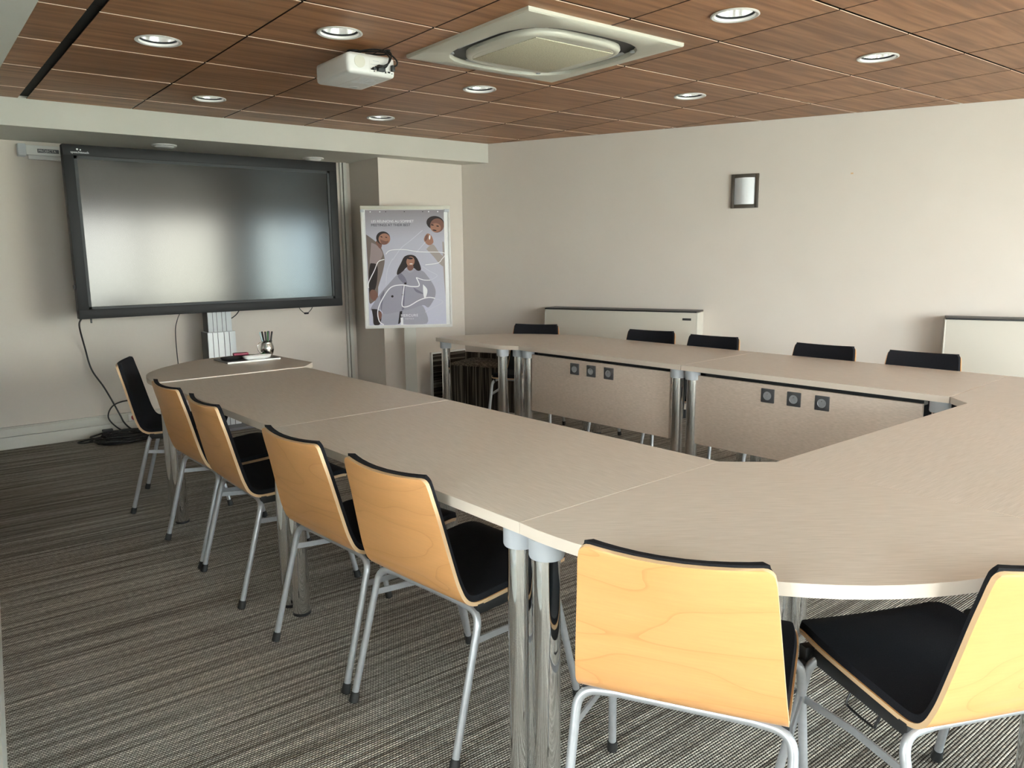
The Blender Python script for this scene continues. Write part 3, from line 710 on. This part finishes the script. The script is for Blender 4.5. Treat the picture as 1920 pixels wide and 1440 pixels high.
g = MB(); g.box(-W_/2+.07, -W_/2+.078, .03, .05, -.03, .005, M['dark']); g.box(-W_/2-.012, -W_/2+.002, .03, .05, .2, .225, M['dark']); g.build('stylus_clip', tv)
st = thing('display_lift_column', 'pale grooved lift column standing behind the end table under the display', 'stand', (1.955, 6.16, 0), 0)
g = MB(); g.box(-.107, .107, -.06, .09, .02, .762, M['alu'], .003)
for x in (-.068, -.03, .018, .058): g.box(x-.0025, x+.0025, -.0608, -.058, .02, .760, M['alu_dark'])
g.box(-.110, -.1065, -.055, .088, .02, .76, M['bezel2']); g.build('outer_column', st)
g = MB(); g.box(-.092, .088, -.045, .075, .762, 1.35, M['alu'], .002)
for x in (-.055, -.025, .015, .045): g.box(x-.002, x+.002, -.0456, -.044, .764, 1.35, M['alu_dark'])
g.box(-.0945, -.0915, -.04, .073, .764, 1.35, M['bezel2']); g.build('inner_column', st)
g = MB(); g.box(-.3, .3, -.20, .2, 0, .022, M['alu_dark'], .004); g.build('base_plate', st)
g = MB(); g.box(-.25, .15, -.20, -.05, 1.15, 1.5, M['dark'], .004); g.build('mount_bracket', st)
g = MB(); g.tube(smooth_path([(.082, -.01, .865), (.10, -.02, .862), (.14, -.03, .895), (.165, -.06, .95), (.168, -.10, 1.0)], 6), .004, M['cable'], 8); g.build('cable', st)
# roll-up screen housing on the far wall
sc = thing('projection_screen_housing', 'long white roll-up screen case high on the wall, left of the display', 'screen case', (.77, YB, 0), 0)
g = MB(); g.box(.045, 2.2, -.075, 0, 2.045, 2.112, M['white'], .008); g.build('case', sc)
g = MB(); g.box(0, .048, -.082, 0, 2.036, 2.118, M['collar'], .006); g.build('end_cap', sc)
g = MB(); g.box(.06, 2.18, -.055, -.03, 2.018, 2.045, M['white'], .003); g.build('bottom_bar', sc)
g = MB(); g.box(.115, .245, -.0775, -.074, 2.062, 2.088, M['alu_dark']); text_into(g, 'PROJECTA', .023, M['white'], Matrix.Translation((.120, -.0780, 2.067)) @ Matrix.Rotation(PI/2, 4, 'X')); g.build('name_plate', sc)
# wall cables
g = MB(); g.tube(smooth_path([(.962, 5.87, .935), (1.0, 6.2, .86), (1.055, 6.40, .68), (1.085, 6.405, .52), (1.16, 6.405, .37), (1.24, 6.40, .17), (1.27, 6.39, .09), (1.32, 6.34, .035), (1.38, 6.30, .03)], 8), .006, M['cable'], 8)
tag(g.build('power_cable'), 'thick black cable hanging from the display corner down to the cable heap', 'cable')
g = MB(); g.tube(smooth_path([(1.60, 5.89, .935), (1.66, 6.2, .86), (1.695, 6.40, .75), (1.70, 6.415, .5), (1.72, 6.41, .2), (1.75, 6.38, .02)], 8), .0035, M['cable'], 8)
tag(g.build('thin_cable'), 'thin black cable hanging straight down the wall left of the lift column', 'cable')
g = MB(); random.seed(7)
for k in range(15):
    a0 = random.random()*6.28; rx = .10+.13*random.random(); ry = .045+.09*random.random(); cx = 1.20+random.uniform(-.05, .07); cy_ = 6.18+random.uniform(-.035, .035); z = .006+.0035*k
    pts = [(cx+rx*math.cos(a0+q*6.28/24)*(1+.06*math.sin(3*q)), cy_+ry*math.sin(a0+q*6.28/24), min(z+.004*math.sin(q*1.3+k), .07)) for q in range(24)]
    g.tube(pts, .0055, M['cable'], 7, closed=True)
g.tube(smooth_path([(1.10, 6.22, .02), (.98, 6.24, .010), (.93, 6.30, .007), (.985, 6.34, .007), (1.1, 6.33, .02)], 6), .0055, M['cable'], 7)
g.tube(smooth_path([(1.30, 6.3, .02), (1.22, 6.36, .06), (1.16, 6.38, .15), (1.20, 6.385, .235), (1.30, 6.385, .262), (1.38, 6.385, .235), (1.425, 6.385, .17), (1.41, 6.38, .09), (1.37, 6.33, .03)], 6), .0055, M['cable'], 7)
g.box(1.10, 1.17, 6.30, 6.335, .06, .075, M['cable'], .004)
tag(g.build('cable_heap'), 'coiled heap of black cables on the carpet under the display', 'cable heap')
for i, (x, c) in enumerate(((1.345, M['red']), (1.455, M['pink']))):
    t = thing('wall_socket', ['trunking socket with red insert above the cable heap', 'trunking socket half hidden behind the farthest left chair'][i], 'socket', (x, YB-.042, .122), 0, 'sockets in the skirting trunking')
    g = MB(); g.box(-.04, .04, -.010, 0, -.028, .028, M['white'], .003); g.build('face_plate', t)
    g = MB(); g.lathe([(.021, .0), (.021, .003), (.017, .003), (.015, -.003), (0, -.003)], c, 22, mtx=Matrix.Translation((0, -.011, 0)) @ Matrix.Rotation(PI/2, 4, 'X')); o = g.build('socket_insert', t); o['label'] = 'round red insert'
t = thing('power_adapter', 'small adapter with shiny plug on the floor by the wall sockets', 'plug', (1.46, 6.36, 0), .2)
g = MB(); g.box(-.05, .05, -.025, .03, 0, .04, M['dark'], .005); g.build('adapter_body', t)
g = MB(); g.box(-.03, -.005, -.0262, -.018, .022, .042, M['steel'], .002); g.box(.015, .035, -.0262, -.018, .02, .038, M['porcelain'], .002); g.build('plug_pins', t)

# ------------------------------------------------------------------ flip chart with poster
A_ = Vector((3.080, 5.880)); B_ = Vector((3.705, 5.500)); dv = (B_-A_); wb = dv.length; dv /= wb
fc = thing('flip_chart_stand', 'white flip chart stand in front of the pale pillar, carrying the poster', 'flip chart', (A_.x, A_.y, 0), math.atan2(dv.y, dv.x))
z0, z1 = .731, 1.732
g = MB(); g.box(0, wb, 0, .018, z0, z1, M['porcelain'], .002); g.build('board', fc)
g = MB(); g.box(0, wb, -.012, .0, z0-.004, z0+.018, M['white'], .003); g.box(-.002, .016, -.006, 0, z0, z1, M['white'], .002); g.box(wb-.016, wb+.002, -.006, 0, z0, z1, M['white'], .002); g.build('frame', fc)
g = MB(); g.box(-.004, wb+.004, -.022, .0, z1-.024, z1+.006, M['cream'], .004); g.box(-.004, .028, -.026, 0, z1-.045, z1-.022, M['collar'], .003); g.box(wb-.045, wb-.006, -.026, 0, z1-.045, z1-.022, M['collar'], .003); g.build('clamp_rail', fc)
g = MB(); g.box(wb/2-.045, wb/2+.055, .10, .13, .05, 1.1, M['trunk'], .004); g.build('pole', fc)
g = MB(); g.box(wb/2-.03, wb/2+.04, .018, .10, .85, 1.05, M['collar'], .004); g.build('bracket', fc)
g = MB()
for k in range(5):
    a = k*2*PI/5+.3; g.tube([(wb/2+.005, .115, .06), (wb/2+.005+.13*math.cos(a), .115+.13*math.sin(a), .035)], .015, M['collar'], 10)
g.build('base', fc)
# poster, printed flat; it hangs from the clamp
po = thing('poster', 'printed poster of three people in pale suits seen from below, on the flip chart', 'poster', (A_.x, A_.y, 0), math.atan2(dv.y, dv.x))
pw0, pw1 = .034, wb-.050; pz0, pz1 = z0+.022, z1-.028
def pcol(name, c): return mat('print_'+name, c, .55, spec=.3)
def pg():
    m = mat('print_sky', (.8, .8, .85), .5, spec=.3); t, N, L, b = nodes(m)
    tc_ = N('TexCoord'); s = N('SeparateXYZ'); L(tc_.outputs['Generated'], s.inputs[0]); rp = N('ValToRGB'); L(s.outputs['Z'], rp.inputs[0])
    el = rp.color_ramp.elements; el[0].color = (.62, .62, .74, 1); el[1].color = (.30, .27, .29, 1); k = el.new(.75); k.color = (.52, .51, .60, 1)
    L(rp.outputs[0], b.inputs['Base Color']); return m
g = MB(); g.box(pw0, pw1, -.0022, -.0004, pz0, pz1, pg()); g.build('sheet', po)
def UV(x, y):
    t = (y-112)/788; xl = 165+25*t; xr = 679+25*t; return (pw0+(x-xl)/(xr-xl)*(pw1-pw0), pz1-t*(pz1-pz0))
lay = [0]
def shape(mb, pts, m, sm=True):
    lay[0] += 1; y = -.0024-lay[0]*.00004
    P = [Vector((*UV(a, b), 0)) for a, b in pts]
    if sm:
        P = smooth_path(P+[P[0]], 4)[:-1]
    cl = lambda p: (min(max(p.x, pw0+.001), pw1-.001), y, min(max(p.y, pz0+.001), pz1-.001))
    b = bmesh.new(); f = b.faces.new([b.verts.new(cl(p)) for p in P]); bmesh.ops.triangulate(b, faces=[f]); mb.merge(b, m)
def ell(x, y, a, b, rot=0, n=20): 
    return [(x+a*math.cos(2*PI*k/n)*math.cos(rot)-b*math.sin(2*PI*k/n)*math.sin(rot), y+a*math.cos(2*PI*k/n)*math.sin(rot)+b*math.sin(2*PI*k/n)*math.cos(rot)) for k in range(n)]
def ribbon(mb, pts, wd, m):
    lay[0] += 1; y = -.0024-lay[0]*.00004
    P = smooth_path([Vector((*UV(a, b), 0)) for a, b in pts], 7); V = []
    for i, p in enumerate(P):
        t = (P[min(i+1, len(P)-1)]-P[max(i-1, 0)]).normalized(); n = Vector((-t.y, t.x, 0))
        V.append([mb.bm.verts.new((min(max((p+n*s).x, pw0), pw1), y, min(max((p+n*s).y, pz0), pz1))) for s in (wd, -wd)])
    for a, b in zip(V, V[1:]): mb._f((a[0], a[1], b[1], b[0]), m)
cJ, cJ2, cSk, cSk2, cHr, cCo, cCo2, cTr, cDk, cWh, cTan = (pcol('taupe', (.20, .155, .14)), pcol('mauve', (.36, .28, .28)), pcol('skin', (.40, .20, .14)), pcol('skin_shade', (.22, .11, .085)), pcol('hair', (.035, .025, .025)),
    pcol('coat', (.36, .345, .42)), pcol('coat_shade', (.22, .21, .27)), pcol('trousers', (.40, .39, .46)), pcol('dark', (.03, .022, .022)), pcol('white', (.9, .9, .92)), pcol('beige', (.42, .36, .34)))
g = MB()
shape(g, [(172, 275), (205, 300), (236, 326), (268, 362), (292, 440), (282, 520), (262, 590), (246, 650), (246, 700), (215, 738), (190, 738), (186, 600), (180, 450)], cJ)
shape(g, [(205, 330), (236, 345), (262, 372), (280, 410), (262, 450), (225, 500), (195, 470), (200, 400)], cJ2)
shape(g, [(200, 470), (240, 480), (246, 540), (232, 640), (195, 690), (188, 600), (190, 520)], cDk)
shape(g, [(232, 330), (258, 300), (275, 345), (262, 372)], cSk2)
shape(g, ell(283, 300, 46, 44, .5), cHr); shape(g, ell(291, 307, 38, 38, .5), cSk); shape(g, [(262, 308), (300, 322), (318, 318), (305, 342), (275, 342)], cSk2)
shape(g, ell(272, 292, 8, 3, .5), cDk); shape(g, ell(303, 296, 7, 3, .3), cDk)
shape(g, ell(220, 690, 26, 40, -.3), cSk2)
g.build('left_figure', po)
g = MB()
shape(g, ell(624, 200, 58, 46, .2), cHr); shape(g, ell(636, 218, 46, 48, .2), cSk2); shape(g, ell(628, 232, 34, 30, .2), cSk); shape(g, ell(606, 214, 9, 4, .2), cDk); shape(g, ell(640, 222, 9, 4, .2), cDk); shape(g, ell(620, 250, 14, 4, .2), cDk)
shape(g, [(556, 290), (572, 272), (590, 278), (606, 300), (612, 335), (585, 352), (560, 335), (550, 312)], cSk); shape(g, ell(566, 300, 9, 24, .3), cSk2); shape(g, ell(588, 298, 5, 16, .1), cWh)
shape(g, [(566, 378), (608, 345), (650, 400), (688, 445), (690, 500), (655, 480), (615, 430)], cTan); shape(g, [(672, 330), (684, 340), (690, 470), (698, 620), (702, 740), (690, 640), (680, 500)], cTan)
g.build('right_figure', po)
g = MB()
shape(g, [(275, 815), (400, 790), (520, 762), (560, 800), (572, 895), (418, 895), (405, 860), (385, 895), (272, 895)], cTr)
shape(g, [(392, 800), (408, 798), (402, 870), (388, 893), (380, 893)], cDk, False)
shape(g, [(395, 535), (440, 515), (530, 522), (572, 560), (622, 640), (628, 700), (600, 760), (578, 782), (545, 765), (470, 790), (380, 808), (290, 822), (262, 790), (210, 796), (200, 780), (255, 690), (330, 600), (365, 560)], cCo)
shape(g, [(395, 535), (425, 570), (440, 610), (425, 618), (395, 590), (378, 560)], cCo2); shape(g, [(480, 640), (545, 680), (552, 690), (500, 672)], cCo2); shape(g, [(410, 625), (428, 622), (420, 790), (405, 800)], cCo2, False)
shape(g, [(545, 620), (575, 660), (560, 720), (548, 690)], cWh); shape(g, [(262, 700), (290, 660), (275, 760), (268, 800)], cCo2)
shape(g, [(430, 520), (460, 540), (488, 520), (470, 500), (440, 500)], cTr)
shape(g, [(400, 470), (420, 430), (455, 416), (492, 425), (515, 460), (532, 515), (510, 526), (480, 505), (440, 500), (410, 530), (375, 552), (376, 520)], cHr)
shape(g, ell(462, 462, 27, 34, .15), cSk); shape(g, [(440, 490), (480, 490), (478, 515), (458, 525), (442, 512)], cSk2); shape(g, ell(458, 440, 20, 7, .1), cDk); shape(g, ell(466, 478, 11, 3, 0), cWh)
shape(g, ell(342, 700, 8, 8), cDk); shape(g, ell(412, 690, 7, 7), cDk); shape(g, ell(428, 612, 7, 7), cDk)
shape(g, [(205, 785), (250, 792), (270, 830), (258, 895), (220, 895), (214, 840)], cDk); shape(g, ell(258, 832, 14, 30, .1), cSk2)
g.build('centre_figure', po)
g = MB(); fa = pcol('faint', (.66, .66, .74))
for pts in ([(540, 250), (460, 320), (400, 370), (345, 450)], [(300, 620), (310, 520), (345, 440)], [(560, 330), (500, 400)], [(540, 495), (590, 530), (640, 560), (600, 590)], [(620, 720), (680, 745), (600, 790), (560, 815)]): ribbon(g, pts, .0022, fa)
for pts, wd in (([(290, 445), (250, 462), (225, 520), (188, 600), (186, 640)], .0035), ([(300, 410), (330, 384), (420, 380), (520, 396), (684, 405), (668, 450), (640, 475), (560, 486)], .0028), ([(500, 572), (520, 628), (470, 634), (400, 622), (330, 640), (275, 720), (246, 800), (255, 870), (285, 897)], .0042),
                ([(595, 592), (550, 590), (500, 572)], .0032), ([(420, 628), (412, 700), (408, 768), (450, 770), (520, 730), (580, 712), (625, 718)], .0042)): ribbon(g, pts, wd, cWh)
g.build('white_line_drawing', po)
g = MB(); tk = pcol('ink', (.03, .03, .04))
def ptext(s, x, y, size, m, sp_=1.0):
    lay[0] += 1; u, v = UV(x, y); text_into(g, s, size, m, Matrix.Translation((u, -.0026-lay[0]*.00004, v)) @ Matrix.Rotation(PI/2, 4, 'X'), spacing=sp_)
ptext('LES R\u00c9UNIONS AU SOMMET', 205, 196, .0285, cWh, .98); ptext('MEETINGS AT THEIR BEST', 205, 221, .0285, tk, .98)
ptext('MERCURE', 398, 843, .030, cWh, 1.15); ptext('HOTELS', 428, 862, .014, cWh, 1.6)
u, v = UV(405, 892); g.box(u-.009, u+.012, -.0075, -.007, pz0+.001, v+.052, cWh)
for x in (200, 262, 580, 640): u, v = UV(x, 124); g.lathe([(0, 0), (.0055, 0)], cWh, 12, mtx=Matrix.Translation((u, -.0026, v)) @ Matrix.Rotation(PI/2, 4, 'X'))
for x in (300, 421, 541): u, v = UV(x, 124); g.lathe([(0, 0), (.004, 0)], cDk, 12, mtx=Matrix.Translation((u, -.0026, v)) @ Matrix.Rotation(PI/2, 4, 'X'))
g.build('lettering', po)

# ------------------------------------------------------------------ striped low bench and cladding in the far right corner
g = MB(); g.box(-.19, .60, .03, .56, 0, .38, M['stripe_v'], .012, mtx=MR); bn = g.build('corner_bench')
tag(bn, 'low box bench in dark brown striped textile in the corner behind the right tables', 'bench')
g = MB(); g.box(-.285, .60, .001, .029, 0, .425, M['stripe_v'], .003, mtx=MR)
tag(g.build('striped_wall_cladding'), 'strip of dark striped textile cladding on the wall above the corner bench', 'wall cladding')
g = MB(); am = math.atan2(.078, .905)
pm = Matrix.Translation((3.29, 5.94, 0)) @ Matrix.Rotation(am, 4, 'Z')
t = thing('floor_vent', 'dark slatted floor-level vent with white frame in the pale pillar', 'vent')
g.box(.50, .89, -.02, -.001, .02, .44, M['stripe_h'], mtx=pm); g.build('slats', t)
g = MB(); g.box(.485, .50, -.026, -.001, .0, .455, M['white'], .002, mtx=pm); g.box(.50, .89, -.026, -.001, .44, .455, M['white'], .002, mtx=pm); g.build('vent_frame', t)

# ------------------------------------------------------------------ right wall: heaters, lamp
def heater(s0, s1, label, plate=True):
    t = thing('fan_convector_heater', label, 'heater', RW((s0+s1)/2), RR+PI, 'low beige heaters along the right wall')
    L2 = (s1-s0)/2; zt_ = .862
    fm = Matrix.Scale(1, 4)
    g = MB(); g.box(-L2+.004, L2-.004, .0, .205, .08, zt_, M['rad'], .004); g.build('cabinet', t)
    g = MB(); g.box(-L2, L2, -.0, .215, zt_, zt_+.012, M['dark'], .003)
    g.build('top_grille', t)
    for q in ((L2-.006, L2+.004), (-L2-.004, -L2+.006)): g = MB(); g.box(*q, .006, .205, .08, zt_-.002, M['radside'], .002); g.build('side_cheek', t)
    g = MB(); g.box(-L2+.03, L2-.03, .02, .17, 0, .08, M['bezel2']); g.build('plinth', t)
    if plate: g = MB(); g.box(-L2+.045, -L2+.115, .205, .2075, zt_-.062, zt_-.044, M['dark'], .001); g.build('badge', t)
    return t
heater(.655, 1.972, 'long low beige heater cabinet on the right wall behind the farther chairs')
heater(3.685, 5.0, 'low beige heater cabinet cut off by the right edge of the picture', False)
lp = thing('wall_lamp', 'small dark-framed wall lamp with curved opal panel on the right wall', 'lamp', RW(2.266, 0, 1.795), RR+PI)
g = MB()
for (x0, x1, z0_, z1_) in ((-.103, -.078, -.128, .128), (.078, .103, -.128, .128), (-.078, .078, -.128, -.100), (-.078, .078, .100, .128)): g.box(x0, x1, 0, .022, z0_, z1_, M['brownframe'], .002)
g.build('frame', lp)
g = MB(); n = 14
P0 = [(-.078+.156*k/n, .012+.034*math.sin(PI*k/n)) for k in range(n+1)]
lo = [g.bm.verts.new((a, b, -.100)) for a, b in P0]; hi = [g.bm.verts.new((a, b, .100)) for a, b in P0]
for k in range(n): g._f((lo[k], hi[k], hi[k+1], lo[k+1]), M['opal'], True)
g._f(hi, M['opal']); g._f(lo[::-1], M['opal']); g.build('diffuser', lp)
g = MB(); g.box(3.012, 3.030, 0, .004, H+.545, H+.556, M['ply_edge'], .001, mtx=MR); tag(g.build('wall_hook'), 'tiny screw hook alone on the bare right wall', 'hook')

# ------------------------------------------------------------------ things on the far end table
TT = TZ+.004
bd = thing('serving_board', 'pale slate board with white front edge on the rounded end table', 'board', (1.615, 4.62, TT), .03)
g = MB(); g.box(-.155, .165, -.115, .115, 0, .009, M['slate'], .002); g.build('board_plate', bd)
g = MB(); g.box(-.155, .165, -.1195, -.115, 0, .010, M['porcelain'], .0015); o = g.build('front_edge', bd); o['label'] = 'white front edge'
z = TT+.0092
g = MB(); P_ = []
def boat(mb, a, b, h, m):
    prof = [(.0, .0), (.7, .0), (.9, .3), (1.0, 1.0), (.94, 1.0), (.84, .4), (.65, .18), (0, .18)]
    rings = [[mb.bm.verts.new((a*r*math.copysign(abs(math.cos(q*PI/16))**.6, math.cos(q*PI/16)), b*r*math.copysign(abs(math.sin(q*PI/16))**.8, math.sin(q*PI/16)), h*zz_)) for q in range(32)] for r, zz_ in prof]
    for A, B in zip(rings, rings[1:]):
        for k in range(32): mb._f((A[k], A[(k+1) % 32], B[(k+1) % 32], B[k]), m, True)
boat(g, .088, .032, .022, M['porcelain']); o = g.build('boat_dish', loc=(1.655, 4.545, z), rz=.05); tag(o, 'small white boat-shaped dish at the front of the slate board', 'dish')
g = MB(); boat(g, .070, .032, .020, M['dark']); o = g.build('boat_dish', loc=(1.525, 4.60, z), rz=.1); tag(o, 'small black boat-shaped dish at the left of the slate board', 'dish')
g = MB(); g.box(-.05, .05, -.022, .022, 0, .016, M['dark'], .003); g.box(-.048, .04, -.020, .020, .016, .032, M['pink'], .006)
o = g.build('board_eraser', loc=(1.60, 4.655, z), rz=-.1); tag(o, 'dark pink whiteboard eraser behind the white dish', 'eraser')
for nm, c, loc, rz, lab in (('marker_pen', 'green', (1.69, 4.635, z), .25, 'dark green marker lying beside the pen mug'), ('marker_pen', 'dark', (1.655, 4.60, z), -.15, 'black marker lying just behind the white dish')):
    g = MB(); mm = Matrix.Translation((0, 0, .009)) @ Matrix.Rotation(PI/2, 4, 'Y')
    g.lathe([(0, -.062), (.006, -.06), (.0085, -.05), (.0085, .025), (.0095, .027), (.0095, .06), (.007, .064), (0, .064)], M[c], 14, mtx=mm)
    tag(g.build(nm, loc=loc, rz=rz), lab, 'pen', 'pens on the slate board')
g = MB(); g.box(-.012, .012, -.008, .008, 0, .010, M['yellow'], .002); tag(g.build('sticky_note_pad', loc=(1.678, 4.585, z)), 'tiny bright yellow block on the slate board', 'notepad')
mg = thing('steel_mug', 'shiny round-bellied steel mug holding pens on the end table', 'mug', (1.765, 4.665, z), 0)
g = MB(); g.lathe([(.0, .0), (.026, .0), (.034, .012), (.040, .035), (.039, .055), (.032, .074), (.030, .084), (.033, .090), (.031, .090), (.028, .084), (.030, .072), (.036, .052), (.036, .03), (.028, .008), (0, .004)], M['steel'], 32); g.build('cup', mg)
g = MB(); g.tube(smooth_path([(-.030, -.006, .078), (-.048, -.010, .082), (-.062, -.013, .068), (-.062, -.013, .04), (-.045, -.010, .02), (-.036, -.008, .022)], 6), .0025, M['steel'], 8); g.build('handle', mg)
pens = [(-.022, .0, -.22, .0, 'teal', 'pale blue pen, leftmost in the steel mug'), (-.014, .008, -.10, .1, 'dark', 'black pen second from left in the steel mug'), (-.006, -.010, -.06, -.05, 'dark', 'thick black pen left of the middle in the steel mug'),
        (-.001, .010, .0, .1, 'yellow', 'thin yellow pen in the middle of the steel mug'), (.006, -.006, .03, -.03, 'green', 'dark green pen right of the middle in the steel mug'), (.013, .006, .10, .06, 'purple', 'purple pen leaning right in the steel mug'),
        (.018, -.006, .20, .0, 'dark', 'black pen leaning farthest right in the steel mug'), (.011, .016, .12, .12, 'purple', 'purple pen at the back of the steel mug')]
for (px, py, tx, ty, c, lab) in pens:
    g = MB(); d = Vector((tx, ty, 1)).normalized(); p0 = Vector((px*.45, py*.45, .008))
    rr = .0042 if c in ('yellow', 'teal') else .0052
    g.tube([p0, p0+d*.138, p0+d*.142], [rr, rr, rr*.6], M[c], 10)
    o = g.build('pen', loc=(1.765, 4.665, z)); tag(o, lab, 'pen', 'pens in the steel mug')
# black conduit looping down at the middle legs of the right row
g = MB(); c = RP(1.40, .10); g.tube(smooth_path([(c[0], c[1], .66), (c[0]-.01, c[1]+.02, .45), (c[0]-.03, c[1]+.02, .2), (c[0]-.02, c[1]-.03, .06), (c[0]-.01, c[1]-.10, .012), (c[0]+.02, c[1]-.2, .012)], 8), .011, M['cable'], 10)
tag(g.build('cable_conduit'), 'black ribbed conduit running down beside the middle legs of the right tables', 'cable')
